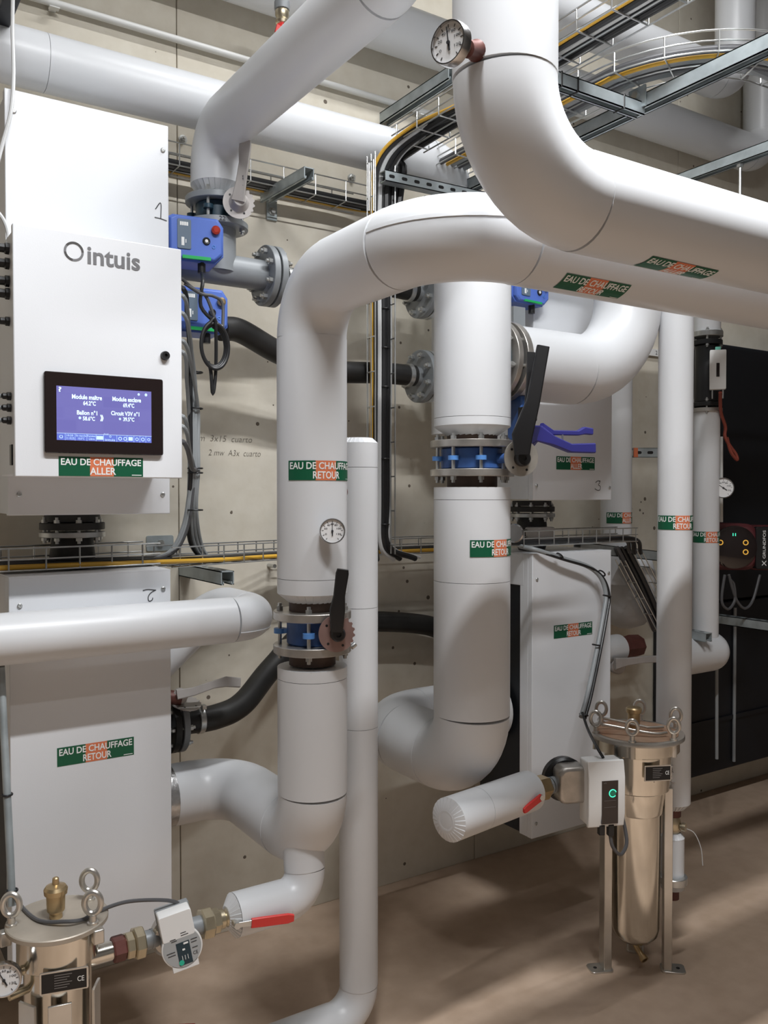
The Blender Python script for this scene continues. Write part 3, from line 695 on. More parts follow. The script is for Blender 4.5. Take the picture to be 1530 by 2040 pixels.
# valve on the thick middle riser
v2 = valve('blue butterfly valve with four bright blue lugs on the thick middle riser', 1.543, -.85, 1.640, 1.560, .118, .088, BLU, LBLU, 8, .45, bolt_r=.0088)
pc = at(1038, 912, -1.0); nr = V((-.28, -.96, 0)).normalized(); F = notch_plate(v2, pc, nr, .050, PLTG, False)
MB().cyl(V((1.56, -.90, 1.6)), pc + nr * .003, .014, 20).build('shaft', BLU, v2)
MB().lathe([(.022, .0), (.022, .016), (.018, .022), (.006, .022), (.006, .019)], pc - V((0, 0, .002)), nr, 24).build('hub', BLK, v2)
a, b, c, d = at(1040, 905, -1.03), at(1040, 868, -1.035), at(1062, 800, -1.05), at(1082, 690, -1.06)
lever_bar(v2, [a, b, b.lerp(c, .6), c, c.lerp(d, .5), d], V((math.cos(YAW), -math.sin(YAW), 0)), [.040, .054, .044, .036, .034, .033], .020, BLK)
a, b = at(1050, 820, -1.0), at(1058, 702, -1.0)
lever_bar(v2, [a, a.lerp(b, .5), b], V((math.cos(YAW), -math.sin(YAW), 0)), [.018, .015, .021], .012, BLK, 'trigger')
# grey valve of the overhead pipe
v3 = valve('dark butterfly valve with light grey lever under the overhead pipe, upper left', 1.0, -.317, 2.368, 2.295, .092, .062, TEAL, TEAL, 4, .55, GPT, .018)
pc = at(476, 404, -.43); nr = V((-.3, -.95, 0)).normalized(); F = notch_plate(v3, pc, nr, .046, LGP, True)
MB().cyl(V((1.0, -.317, 2.33)), pc, .014, 18).build('shaft', TEAL, v3)
MB().lathe([(.031, 0), (.020, .014), (.018, .026), (.016, .028)], pc, nr, 24).build('hub', LGP, v3)
a, b, c, d = at(474, 400, -.455), at(480, 365, -.465), at(486, 325, -.465), at(489, 282, -.455)
lever_bar(v3, [a, b, c, c.lerp(d, .6), d], V((math.cos(YAW), -math.sin(YAW), 0)), [.038, .030, .028, .034, .033], .012, LGP)
fm_ = flat_map(b + V((0, -.0075, 0)) + V((.0035, 0, -.008)), V((0, -.0, 1)), V((-math.cos(YAW), math.sin(YAW), 0)))
tx = MB(); put_text(tx, 'sylax', fm_, -.0, .030, -.003, .004, .001, .01); tx.build('lettering', TXD, v3)
# grey tee manifold
mf = thing('grey_manifold', 'grey painted steel tee pipe with bolted end flange, upper left', 'pipe', (1.0, -.317, 2.17))
MB().cyl((1.0, -.317, 2.16), (1.0, -.317, 2.29), .056, 32).build('branch', GPT, mf)
MB().cyl((.70, -.317, 2.172), (1.15, -.317, 2.172), .046, 32).build('run_pipe', GPT, mf)
ring(mf, (1.158, -.317, 2.172), (1, 0, 0), .092, .03, .020, GPT); ring(mf, (1.184, -.317, 2.172), (1, 0, 0), .092, .01, .020, GPT, 'blank_flange')
bolts(mf, (1.171, -.317, 2.172), (1, 0, 0), .074, 8, .046, .010, ZINC, .5)
MB().cyl((1.19, -.317, 2.172), (1.25, -.317, 2.172), .034, 24).build('hose_tail', RUB, mf)
ring(mf, (1.232, -.317, 2.172), (1, 0, 0), .039, .03, .016, ZINC, 'hose_clamp')
tx = MB(); put_text(tx, '22', cylz_map(1.0, -.317, 2.295, .0925, math.radians(-103)), -.008, .010, -.006, .006, .0012, .01); tx.build('marking', MRK, v3)

# ------------------------------------------------------------------ blue actuators
def actuator(label, c, yaw, knobm, w=.156, h=.126, dpt=.10, cable_gland=True):
    t = thing('valve_actuator', label, 'actuator', c - V((0, 0, h / 2)), 'blue valve actuators')
    nr = V((math.sin(yaw), -math.cos(yaw), 0)); ux = V((math.cos(yaw), math.sin(yaw), 0)); F = frame(c, nr, ux)
    mb = MB(); a, b = w / 2, h / 2; k = .016; pts = [(a - k, b), (-a + k, b), (-a, b - k * .6), (-a, -b + k), (-a + k, -b), (a - k * 1.4, -b), (a, -b + k * 1.4), (a, b - k * 1.4)]
    mb.prism(pts, -dpt, -.01, 0, F); mb.prism([(x * .95, y * .93) for x, y in pts], -.01, .006, 0, F, ch=.006); mb.build('housing', BPL, t, bevel=.002)
    fm = lambda s, u, e: F @ V((s, u, .006 + e))
    m1 = MB(); m1.rbox((-w * .22, h * .05, .007), (w * .24, h * .64, .004), .004, 0, F); pl = m1.build('label_plate', mat('slate_label', (.13, .18, .24), .4), t)
    m2 = MB()
    for i in range(4): patch(m2, fm, -w * .22 - w * .075 + i * w * .037, -w * .22 - w * .05 + i * w * .037 + .001, h * .23, h * .31, .0032, 1, 1)
    patch(m2, fm, -w * .27, -w * .22, -h * .2, -h * .02, .0032, 1, 1); patch(m2, fm, -w * .20, -w * .185, -h * .14, -h * .06, .0032, 1, 1); m2.build('label_print', TXW, pl, kind='stuff')
    m3 = MB(); m3.lathe([(.0115, 0), (.0125, .004), (.012, .010), (.007, .014)], F @ V((w * .33, h * .20, .006)), nr, 20); m3.build('knob', knobm, t)
    m4 = MB(); m4.torus(F @ V((w * .17, -h * .05, .007)), nr, .008, .003, 20, 8); m4.build('socket_ring', BLK, t)
    m5 = MB(); m5.lathe([(.0045, 0), (.0045, .004)], F @ V((w * .17, -h * .05, .006)), nr, 14); m5.build('socket', DIAL, t)
    m6 = MB(); m6.torus(F @ V((w * .30, -h * .16, .0065)), nr, .004, .0012, 14, 6); m6.build('button_ring', LBLU, t)
    m7 = MB(); m7.box((-.0 * w, -b * .86, .003), (w * .5, h * .07, .008), 0, F); m7.build('green_strip', GRE, t)
    m8 = MB()
    for z in (.015, -.015): m8.box((-a - .0006, z, -dpt * .45), (.001, .02, .018), 0, F)
    m8.build('side_label', TXW, t, kind='stuff')
    m9 = MB(); m9.cyl(F @ V((w * .12, -b + .002, -.02)), F @ V((w * .12, -b - .026, -.02)), .011, 14); m9.build('cable_gland', BLK, t)
    m10 = MB(); m10.box((0, 0, -dpt - .03), (w * .5, h * .5, .06), 0, F); m10.build('mounting', TEAL, t)
    return F
FA = actuator('blue valve actuator with red knob, upper of the two beside the control box', at(391, 475, -.47), -.16, mat('red_chrome_knob', (.55, .06, .04), .2, .5))
FB = actuator('blue valve actuator with amber knob behind dangling cables, lower of the two', at(403, 617, -.45), -.05, BRASS)
FC = actuator('blue valve actuator half hidden behind the thick middle riser', at(1060, 578, -.62), .1, BRASS, .17, .09, .08)
MB().box((1.915, -.62, 1.98), (.05, .02, .26)).build('bracket_plate', GPT, [o for o in COL.objects if o.get('label', '').startswith('blue valve actuator half')][0])
# valve and flange feeding the thick right elbow
v4 = thing('elbow_valve', 'teal valve with steel flange and blue squeeze handle left of the thick right elbow', 'valve', (1.74, -.8, 1.75))
ring(v4, (1.704, -.80, 1.892), (1, 0, 0), .118, .05, .022, FLG); ring(v4, (1.667, -.80, 1.892), (1, 0, 0), .118, .05, .018, FLG)
bolts(v4, (1.686, -.80, 1.892), (1, 0, 0), .100, 8, .068, .009, ZINC, .3)
MB().cyl((1.655, -.80, 1.892), (1.70, -.80, 1.892), .085, 32).build('body', TEAL, v4)
MB().box((1.752, -.82, 1.725), (.055, .06, .13)).build('neck', BLU, v4, bevel=.004); MB().box((1.742, -.86, 1.735), (.05, .03, .04)).build('gear_box', BLK, v4, bevel=.003)
a, b = at(1062, 852, -.90), at(1085, 868, -.95)
sv = V((0, 0, 1))
lever_bar(v4, [at(1060, 868, -.90), at(1075, 864, -.95), at(1100, 878, -.95), at(1135, 893, -.95), at(1182, 893, -.95)], sv, [.060, .046, .028, .026, .030], .02, DBP, 'handle')
lever_bar(v4, [at(1078, 853, -.94), at(1100, 862, -.94), at(1150, 863, -.94), at(1163, 858, -.94), at(1178, 860, -.94)], sv, [.03, .014, .014, .022, .020], .016, DBP, 'trigger')
MB().cyl(at(1120, 864, -.945), at(1122, 884, -.945), .003, 8).build('spring', ZINC, v4)

# ------------------------------------------------------------------ thermometers
thermometer('small round thermometer on the front pipe near the top edge', at(896, 86, -1.755), V((-.96, -.27, -.05)), .0315, at(948, 101, -1.715), .013, needle=.12)
thermometer('small round thermometer on the left return riser, needle upright', at(662, 1058, -1.02), V((-.46, -.88, .05)), .0300, V((1.01, -.985, at(662, 1058, -1.0).z)), .008, ZINC, needle=0)
thermometer('small round thermometer on the far right riser against the dark panel', at(1441, 972, -.51), V((-.75, -.62, .0)), .043, V((3.155, -.485, at(1441, 972, -.5).z)), .013, needle=-2.2 + PI)
o = MB().lathe([(.014, 0), (.016, .02), (.012, .024)], V((1.085, -.885, at(692, 980, -.9).z)), (1, .1, 0), 16).build('pipe_plug', COPP); tag(o, 'rust brown plug on the side of the left return riser', 'plug')

# ------------------------------------------------------------------ rubber hoses and side flanges
def side_flange(label, c, r=.093, n=8):
    t = thing('side_flange', label, 'flange', c); c = V(c)
    ring(t, c, (1, 0, 0), r, .02, .022, GPT); ring(t, c + V((.026, 0, 0)), (1, 0, 0), r, .02, .022, ZINC)
    bolts(t, c + V((.013, 0, 0)), (1, 0, 0), r * .8, n, .048, .0105, ZINC, .5)
    MB().cyl(c - V((.075, 0, 0)), c, .034, 24).build('hose_tail', GPT, t)
    ring(t, c - V((.055, 0, 0)), (1, 0, 0), .041, .03, .018, ZINC, 'hose_clamp')
    MB().cyl(c + V((.03, 0, 0)), c + V((.14, 0, 0)), .05, 24).build('neck', GPT, t)
    return t
f1 = at(838, 750, -.25); side_flange('grey bolted flange left of the thick middle riser, the lower one', f1)
f2 = at(840, 582, -.25); side_flange('grey bolted flange left of the thick middle riser, the upper one', f2)
tag(MB().tube(spline([at(440, 655, -.32), at(480, 660, -.3), at(560, 705, -.27), at(650, 738, -.25), f1 - V((.16, 0, 0)), f1 - V((.03, 0, 0))], 8), .0365, 20).build('rubber_hose', RUB), 'thick black rubber hose running behind the left return riser to the lower grey flange', 'hose')
tag(MB().tube(spline([(1.24, -.317, 2.172), (1.40, -.30, 2.18), (1.6, -.26, f2.z), f2 - V((.03, 0, 0))], 8), .0365, 20).build('rubber_hose', RUB), 'thick black rubber hose behind the riser elbow to the upper grey flange', 'hose')
h1 = V((.87, -.30, .825)); t = thing('hose_coupling', 'black flanged hose coupling at the right side of the lower left cabinet', 'flange', h1)
ring(t, (.855, -.30, .825), (1, 0, 0), .083, .02, .02, RUB); ring(t, (.880, -.30, .825), (1, 0, 0), .083, .02, .018, GPT, 'steel_flange'); MB().cyl((.77, -.30, .825), (.95, -.30, .825), .036, 24).build('hose_tail', GPT, t)
ring(t, (.945, -.30, .828), (1, 0, 0), .043, .03, .018, ZINC, 'hose_clamp'); MB().box((.945, -.335, .872), (.012, .02, .012)).build('clamp_screw', ZINC, t); bolts(t, (.868, -.30, .825), (1, 0, 0), .068, 8, .045, .008, ZINC)
tag(MB().tube(spline([(.90, -.30, .826), (1.0, -.30, .828), (1.10, -.27, .85), (1.25, -.17, .93), (1.45, -.11, 1.05), at(757, 1238, -.1), at(860, 1248, -.1), (2.05, -.1, .93)], 8), .0375, 20).build('rubber_hose', RUB), 'thick black rubber hose climbing from the lower left cabinet behind the slim pipe', 'hose')
# grey lever under the hooked pipe
lv = thing('ball_valve', 'grey cast lever of a valve beside the lower left cabinet, above the rubber hose', 'valve', at(362, 1385, -.40))
MB().lathe([(.022, 0), (.022, .02), (.018, .024)], at(358, 1385, -.36), V((-.3, -.95, 0)), 20).build('hub', LGP, lv)
lever_bar(lv, [at(352, 1384, -.40), at(385, 1378, -.405), at(425, 1364, -.41), at(450, 1358, -.41), at(478, 1360, -.41)], V((0, .3, 1)), [.028, .024, .022, .030, .028], .012, LGP)
MB().cyl((.77, -.34, .935), at(362, 1392, -.37), .02, 18).build('body', COPP, lv)
notch_plate(lv, at(370, 1400, -.36), (.1, -.3, .95), .045, LGP)
# lower right lever and fittings between cabinet and riser
lv = thing('ball_valve', 'grey cast lever valve right of the lower right cabinet, near the floor', 'valve', at(1230, 1322, -.3))
lever_bar(lv, [at(1225, 1322, -.35), at(1250, 1318, -.36), at(1280, 1314, -.37), at(1325, 1312, -.38)], V((0, 0, 1)), [.046, .030, .028, .028], .014, LGP)
MB().lathe([(.034, 0), (.034, .02), (.028, .026)], at(1227, 1325, -.31), V((-.4, -.9, 0)), 22).build('hub', LGP, lv)
MB().cyl(V((2.45, -.28, at(1240, 1290, -.28).z)), V((2.78, -.28, at(1240, 1290, -.28).z)), .058, 28).build('insulated_body', JK, lv)
MB().lathe([(.046, 0), (.050, .01), (.046, .04), (.05, .06), (.046, .12)], V((2.78, -.28, at(1240, 1290, -.28).z)), (1, 0, 0), 8).build('brown_union', COPP, lv)
# ------------------------------------------------------------------ strut channels
channel('galvanised strut channel crossing at upper right, carrying the cross strut', (2.0, 0, 2.622), (2.0, -1.75, 2.622))
channel('galvanised strut channel at the right edge above the front pipe, with a hanging rod', (3.0, 0, 2.80), (3.0, -1.2, 2.80))
channel('galvanised strut arm reaching out from the wall over the long wall pipe', (1.8, 0, 2.912), (1.8, -.425, 2.912))
channel('galvanised cross strut with slots under the two overhead trays', (1.50, -1.06, 2.600), (1.985, -1.06, 2.600), .036, .036, (0, 0, 1))
channel('short slotted galvanised strut at the corner where the vertical tray meets the overhead tray', at(762, 352, -.37), at(880, 375, -.37) + V((.25, 0, .0)), .036, .036, (0, 1, 0), 1)
channel('galvanised strut arm with open square end under the lower tray, left', (1.012, 0, 1.252), (1.012, -.36, 1.252), .041, .041)
channel('galvanised strut with orange end behind the right riser', at(1258, 902, -.2), at(1432, 902, -.40), .041, .041, (0, 1, 0), 1)
channel('dark galvanised strut above the inclined tray', at(1150, 1090, -.3), at(1330, 1110, -.3), .041, .041)
channel('short dark strut stub above the round-ended header', at(1352, 1258, -.40), at(1412, 1270, -.56), .036, .036)
channel('galvanised strut running out below the red pumps', (3.45, 0, .93), (3.45, -.75, .93))
o = MB().box(at(1262, 902, -.205) + V((0, -.022, 0)), (.045, .004, .04)).build('strut_end_tag', ORG); tag(o, 'orange tag on the end of the strut behind the right riser', 'tag')
t = thing('corner_bracket', 'galvanised corner bracket joining the cross strut to the overhead strut', 'bracket', (1.97, -1.06, 2.63))
MB().box((1.975, -1.06, 2.632), (.006, .06, .06)).build('plate', GALV, t); MB().lathe([(.012, 0), (.012, .01)], (1.972, -1.06, 2.64), (-1, 0, 0), 6).build('bolt_head', ZINC, t)
t = thing('threaded_rod', 'short threaded rod hanging from the strut at the right edge', 'rod', (3.0, -.62, 2.78))
MB().cyl((3.0, -.68, 2.62), (3.0, -.68, 2.78), .006, 10).build('rod', ZINC, t); MB().lathe([(.014, 0), (.014, .014)], (3.0, -.68, 2.764), (0, 0, 1), 6).build('nut', ZINC, t)
# bracket arm under wall tray
t = channel('galvanised bracket arm under the upper wall tray, with wall plate', at(528, 395, -.03), at(616, 345, -.33), .036, .036)
q = at(541, 402, -.005); MB().box((q.x, -.006, q.z - .01), (.04, .006, .11)).build('wall_plate', GALV, t, bevel=.002); MB().lathe([(.015, 0), (.015, .004), (.009, .005), (.009, .013)], (q.x, -.009, q.z - .035), (0, -1, 0), 6).build('anchor_bolt', ZINC, t)
# ------------------------------------------------------------------ trays and cables
T1 = [at(335, 330, -.10), at(560, 378, -.10), at(735, 414, -.10)]; z1 = 2.522
T1 = [(-.9 if False else .80, -.09, z1), (1.64, -.09, z1)]
tray('wire mesh cable tray along the wall behind the upper left valve', T1, (0, 1, 0), (0, 0, 1), .10, .07, .0022, .12)
for i, (dy, r, m, nm) in enumerate(((-.03, .011, CBK, 'black'), (-.006, .013, CDG, 'dark grey'), (.018, .010, CBK, 'black'), (.034, .007, CYE, 'yellow'))):
    cable(f'{nm} cable lying in the upper wall tray' , [(.7, -.09 + dy, z1 + r + .003), (1.2, -.09 + dy, z1 + r + .002), (1.63, -.09 + dy, z1 + r + .003), (1.70 + i * .01, -.20 + dy, z1 - .02), (1.62 + i * .012, -.33, z1 - .15)], r, m, 'cables in the upper wall tray')
# vertical tray T2 : at Y=-.33
yv = -.335; xv = at(767, 700, yv).x; TZ0, TZ1 = 1.30, 2.62
tray('vertical wire mesh cable tray behind the slim pipe', [(xv - .012, yv + .03, TZ0), (xv - .012, yv + .03, TZ1)], (1, 0, 0), (0, -1, 0), .078, .05, .0023, .115)
ccs = [(-.036, .0055, CYE, 'yellow and green earth'), (-.024, .009, CBK, 'black'), (-.006, .0085, CWH, 'pale grey'), (.010, .010, CBK, 'black'), (.026, .010, CBK, 'black'), (.037, .0055, CWH, 'pale grey')]
for i, (dx, r, m, nm) in enumerate(ccs):
    x = xv + dx - .01
    cable(f'{nm} cable dropping down the vertical tray' if nm not in ('black', 'pale grey') else f'{nm} cable strapped in the vertical tray', [(x + .03 + i * .03, yv + .06 + .03 * (i % 2), 1.275), (x + .01, yv + .02, 1.33), (x, yv + .012, 1.5), (x + .002 * (i % 2), yv + .010, 2.0), (x, yv + .010, 2.45), (x + .006, yv - .02, 2.60), (x + .06, yv - .14, 2.675), (1.66 + dx * 1.15, yv - .4, 2.668), (1.66 + dx * 1.15, -1.3, 2.668), (1.67 + dx * 1.3, -1.62, 2.668), (1.78 + dx, -1.80 - dx, 2.668), (2.1, -1.87 - dx * 1.2, 2.668), (3.0, -1.87 - dx * 1.2, 2.668)], r, m, 'cables in the vertical tray')
for z in (1.40, 1.62, 1.86, 1.99, 2.12, 2.3):
    o = MB().torus((xv + .005, yv + .012, z), (0, 0, 1), .016, .0022, 14, 6).build('cable_tie', BLK); tag(o, 'black cable tie round cables in the vertical tray', 'cable tie', 'ties on the vertical tray')
# overhead tray T3
def arcpath(x, y0, yt, R, x1, z):
    pts = [V((x, y0, z)), V((x, yt + R, z))]
    for k in range(1, 11):
        a = k / 10 * PI / 2; pts.append(V((x + R - R * math.cos(a), yt + R - R * math.sin(a), z)))
    pts.append(V((x1, yt, z))); return pts
T3 = arcpath(1.66, -.36, -1.88, .28, 3.1, 2.655)
tray('overhead wire mesh cable tray, the upper left of two crossing the ceiling', T3, (1, 0, 0), (0, 0, 1), .13, .055, .0024, .115)
for i, (dx, r, m, nm) in enumerate(((-.02, .014, CBK, 'black'), (.012, .015, CBK, 'black'), (.042, .014, CBK, 'black'))):
    pp = [p + V((0, 0, r + .003)) for p in T3]; sh = []
    for k, p in enumerate(pp):
        tg = (pp[min(k + 1, len(pp) - 1)] - pp[max(k - 1, 0)]).normalized(); sh.append(p + tg.cross(UZ) * -dx)
    cable('thick black cable in the upper left overhead tray', [V((xv + .02 + dx * .5, yv + .01, 2.3)), V((xv + .03 + dx, yv - .0, 2.58))] + sh, r, m, 'thick cables in the upper left overhead tray', 6)
# overhead tray T4
T4 = arcpath(1.92, -.12, -1.33, .34, 3.9, 2.668)
tray('overhead wire mesh cable tray curving to the right edge, the lower right of two', T4, (1, 0, 0), (0, 0, 1), .15, .055, .0024, .115)
for i, (dx, r, m, nm) in enumerate(((-.055, .011, CDG, 'dark grey'), (-.03, .007, CYE, 'yellow earth'), (-.008, .012, CGY, 'light grey'), (.022, .013, CDG, 'dark grey'), (.05, .011, CGY, 'light grey'))):
    sh = []
    for k, p in enumerate(T4):
        tg = (T4[min(k + 1, len(T4) - 1)] - T4[max(k - 1, 0)]).normalized(); sh.append(p + tg.cross(UZ) * -dx + V((0, 0, r + .003)))
    cable(f'{nm} cable in the curving overhead tray', sh, r, m, 'cables in the curving overhead tray', 6)
for (x, y, z) in ((1.66, -1.06, 2.600), (1.72, -1.06, 2.600), (1.90, -1.06, 2.600)):
    o = MB().torus((x, y, z), (1, 0, 0), .0265, .003, 4, 6, 0, PI / 4, PI / 4 + 2 * PI).build('cable_tie', BLK); tag(o, 'black cable tie round the cross strut', 'cable tie', 'ties on the cross strut')
# lower tray T5
z5 = 1.312
tray('low wire mesh tray passing between the upper and lower left cabinets', [(.10, -.44, z5), (.43, -.44, z5), (.77, -.40, z5)], (0, 1, 0), (0, 0, 1), .11, .055, .0023, .085)
tray('low wire mesh tray along the wall between left cabinets and return riser', [(.80, -.37, z5 - .015), (1.32, -.16, z5 - .022), (2.0, -.16, z5 - .025)], (0, 1, 0), (0, 0, 1), .11, .055, .0023, .085)
tray('low wire mesh tray above the lower right cabinet', [(1.98, -.50, z5 + .012), (2.58, -.50, z5 + .012)], (0, 1, 0), (0, 0, 1), .10, .05, .0022, .07)
for i, (dy, r, m, nm) in enumerate(((-.045, .0065, CYE, 'yellow earth'), (-.028, .009, CBK, 'black'), (-.006, .008, CDG, 'dark grey'), (.014, .010, CBK, 'black'), (.034, .008, CBK, 'black'))):
    cable(f'{nm} cable lying in the low tray', [(.0, -.44 + dy, z5 + r + .002), (.43, -.44 + dy, z5 + r + .002), (.77, -.40 + dy, z5 + r - .003), (1.0, -.30 + dy, z5 + r - .012), (1.32, -.16 + dy, z5 + r - .019), (2.0, -.16 + dy, z5 + r - .022)], r, m, 'cables in the low left tray')
for i, (dy, r, m, nm) in enumerate(((-.03, .008, CBK, 'black'), (.0, .010, CBK, 'black'), (.025, .008, CDG, 'dark grey'))):
    cable(f'{nm} cable in the tray above the lower right cabinet', [(1.95, -.5 + dy, z5 + r + .015), (2.3, -.5 + dy, z5 + r + .015), (2.58, -.5 + dy, z5 + r + .012), (2.68, -.45 + dy, z5 - .04)], r, m, 'cables above the lower right cabinet')
# inclined tray
a, b = at(1240, 1100, -.33), at(1312, 1240, -.33)
tray('inclined wire mesh tray between the lower right cabinet and the right riser', [a, b], (1, 0, 0), (0, -1, 0), .10, .05, .0023, .085)
for i, dx in enumerate((-.035, -.008, .02)):
    o = cable(['grey', 'black', 'thick black'][i] + ' cable running down the inclined tray', [a + V((dx, 0, .02)), a.lerp(b, .5) + V((dx, -.012, 0)), b + V((dx, -.01, -.03))], (.011, .008, .014)[i], (CDG, CBK, CBK)[i], None, 4)
# cable bundle right of the control box
bm = at(388, 940, -.42)
src = [(365, 575), (365, 590), (365, 625), (365, 680), (365, 702), (365, 830), (365, 850), (365, 880)]
for i, (px, py) in enumerate(src):
    a = at(px, py, -.585); a.x = max(a.x, .768); e = at(380 + (i % 4) * 5, 940, -.42) + V((0, .010 * (i // 4), 0)); mcol = (CBK, CGY, CGY, CGY, CGY, CGY, CGY, CDG)[i]
    pts = [a + V((-.05, .06, .0)), a, a.lerp(V((e.x, e.y, a.z - .09)), .6) + V((0, 0, -.01))]
    if e.z + .05 < a.z - .16: pts += [V((e.x, e.y, a.z - .16)), V((e.x, e.y, (a.z - .16 + e.z) / 2))]
    if i < 5: pts += [e, at(376 + (i % 4) * 5, 1010, -.39), at(378 + (i % 4) * 7, 1075, -.33) , at(400 + (i % 4) * 5, 1108, -.30), at(440 + i * 3, 1112, -.27)]
    else: pts += [e, at(374 + (i % 4) * 3, 980, -.41), at(362 + (i % 4) * 4, 1045, -.40), at(338 + (i % 4) * 4, 1095, -.40), at(300, 1118, -.42)]
    cable(('black' if mcol is CBK else 'grey' if mcol is CGY else 'dark grey') + ' cable bundled down the right side of the control box', pts, .0055 if mcol is CGY else .0065, mcol, 'cables down the control box side', 6)
for py in (742, 814, 933, 942, 1016):
    o = MB().torus(at(389, py, -.415), (0, 0, 1), .020, .0025, 16, 6).build('cable_tie', BLK); tag(o, 'black tie round the cable bundle beside the control box', 'cable tie', 'ties on the control box bundle')
# coiled cable
cc = at(425, 690, -.53); pts = [FA @ V((.018, -.085, -.02)), at(404, 560, -.53), at(400, 610, -.53), at(430, 645, -.53)]
for k in range(0, 49):
    a = PI * .5 - k / 16 * 2 * PI; rr = .0385 + .003 * (k / 16); pts.append(cc + V((rr * .82 * math.cos(a) + .002 * math.sin(k * .39), -.0052 * (k / 16), rr * 1.36 * math.sin(a))))
pts += [at(430, 735, -.53), at(424, 785, -.53), at(420, 740, -.53), at(414, 720, -.53)]
cable('dark cable looped in a hanging coil below the blue actuators', pts, .0050, CBK, None, 5)
cable('thin dark cable crossing the lower blue actuator', [at(362, 555, -.56), at(385, 575, -.54), at(410, 590, -.53), at(430, 640, -.53), at(440, 655, -.53)], .0045, CDG, None, 6)
cable('thin grey cable hanging over the lower blue actuator', [at(368, 565, -.55), at(400, 585, -.54), at(425, 590, -.53), at(443, 605, -.525), at(444, 650, -.53)], .0045, CDG, None, 6)
o = MB().torus(at(441, 655, -.53), (1, 0, .3), .010, .003, 14, 6).build('cable_tie', TXW); tag(o, 'white tie on the hanging cable coil', 'cable tie')
# left edge cables
cable('white cable hanging down the left edge of the frame', [at(26, -30, -.55), at(25, 60, -.55), at(27, 150, -.58), at(22, 220, -.6), at(4, 290, -.6), at(-20, 380, -.6)], .0045, CWH)
cable('white cable looping into the left side of the control box', [at(-10, 415, -.66), at(8, 440, -.66), at(17, 470, -.66), at(14, 492, -.67)], .0045, CWH)
for i, py in enumerate((790, 813, 838)):
    cable('grey cable entering the left side of the control box', [(bx0 - .014, -.70, at(30, py, -.70).z), (bx0 - .05, -.69, at(30, py + 4, -.70).z), (bx0 - .12, -.66, at(30, py + 45, -.7).z)], .005, CGY, 'cables entering the control box on the left', 6)
cable('thin dark cable running down the left edge beside the lower left cabinet', [at(4, 1330, -.60), at(8, 1480, -.62), at(18, 1620, -.66), at(24, 1720, -.70), at(27, 1775, -.74), at(38, 1800, -.80), at(75, 1833, -.90), at(130, 1836, -.95), at(165, 1832, -.955), at(190, 1818, -.93), at(250, 1797, -.93), at(320, 1793, -.93), at(355, 1800, -.93), at(367, 1822, -.93)], .0042, CDG, None, 8)
t = thing('conduit', 'grey galvanised conduit tube down the left edge beside the lower left cabinet', 'conduit', at(20, 1800, -.74)); MB().tube([at(2, 1330, -.62), at(10, 1500, -.66), at(20, 1700, -.72), at(24, 1805, -.75)], .0085, 12).build('tube', GALV, t)
for py, px, yy in ((1583, 14, -.685), (1774, 24, -.745)): MB().torus(at(px, py, yy), (0, 0, 1), .011, .0025, 12, 6).build('strap', BLK, t)
q = at(8, 20, -.3); o = MB().box(q, (.04, .5, .05)).build('channel_end', NAVY, None, bevel=.003); tag(o, 'dark channel end at the top left corner', 'channel')
# cable over the lower right cabinet to the filter
wpt = [at(1035, 1088, -.53), at(1070, 1096, -.585), at(1120, 1112, -.60), at(1170, 1128, -.605), at(1196, 1150, -.61), at(1207, 1185, -.62), at(1202, 1225, -.64), at(1188, 1300, -.68), at(1170, 1385, -.74), at(1158, 1428, -.78)]
t = thing('cable_conduit', 'grey flexible conduit with cable curving over the lower right cabinet to the filter', 'conduit', wpt[-1]); MB().tube(spline(wpt, 8), .008, 12).build('tube', CGY, t)
MB().tube(spline([p + V((.012, -.004, -.006)) for p in wpt], 8), .0055, 10).build('cable', CBK, t)
for (px, py, yy) in ((1113, 1108, -.60), (1197, 1142, -.61), (1207, 1187, -.62), (1186, 1285, -.675), (1161, 1424, -.775)): MB().torus(at(px + 2, py, yy), (.6 if py < 1150 else .1, 0, .5), .013, .003, 12, 6).build('strap', BLK, t)
cable('thin black cable from the conduit down behind the filter lid to the white pump', [at(1160, 1420, -.79), at(1172, 1455, -.86), at(1190, 1490, -.98), at(1202, 1510, -1.0)], .0045, CBK, None, 6)
# writing on the wall and small wall anchors
for k, (txt, a, b, zz) in enumerate((('m  3x15  cuarto', (396, 872), (502, 872), .010), ('2 mw  A3x  cuarto', (415, 901), (519, 896), .010))):
    p, q = at(*a, 0), at(*b, 0); tx = MB(); put_text(tx, txt, flat_map((0, -.0006, 0), (1, 0, 0), (0, 0, 1)), p.x, q.x, p.z - zz, p.z + zz, .0006, -.012, 0, .2); o = tx.build('wall_writing', PENC, wb)
def anchor(label, px, py, r=.011):
    q = at(px, py, 0); t = thing('wall_anchor', label, 'anchor bolt', (q.x, 0, q.z)); MB().lathe([(r * 1.6, 0), (r * 1.6, .003), (r * .5, .004), (r * .5, .022)], (q.x, 0, q.z), (0, -1, 0), 16).build('stud', ZINC, t); MB().lathe([(r, 0), (r, .009)], (q.x, -.004, q.z), (0, -1, 0), 6).build('nut', ZINC, t)
anchor('small anchor bolt in the wall left of the overhead pipe elbow', 364, 278, .009); anchor('small anchor bolt in the wall beside the tall thin rods', 700, 355, .010)
q = at(535, 1126, 0); o = MB().cyl((q.x, 0, q.z), (q.x, -.05, q.z), .007, 12).build('wall_pin', ZINC); tag(o, 'small steel pin sticking out of the wall under the low tray', 'pin')
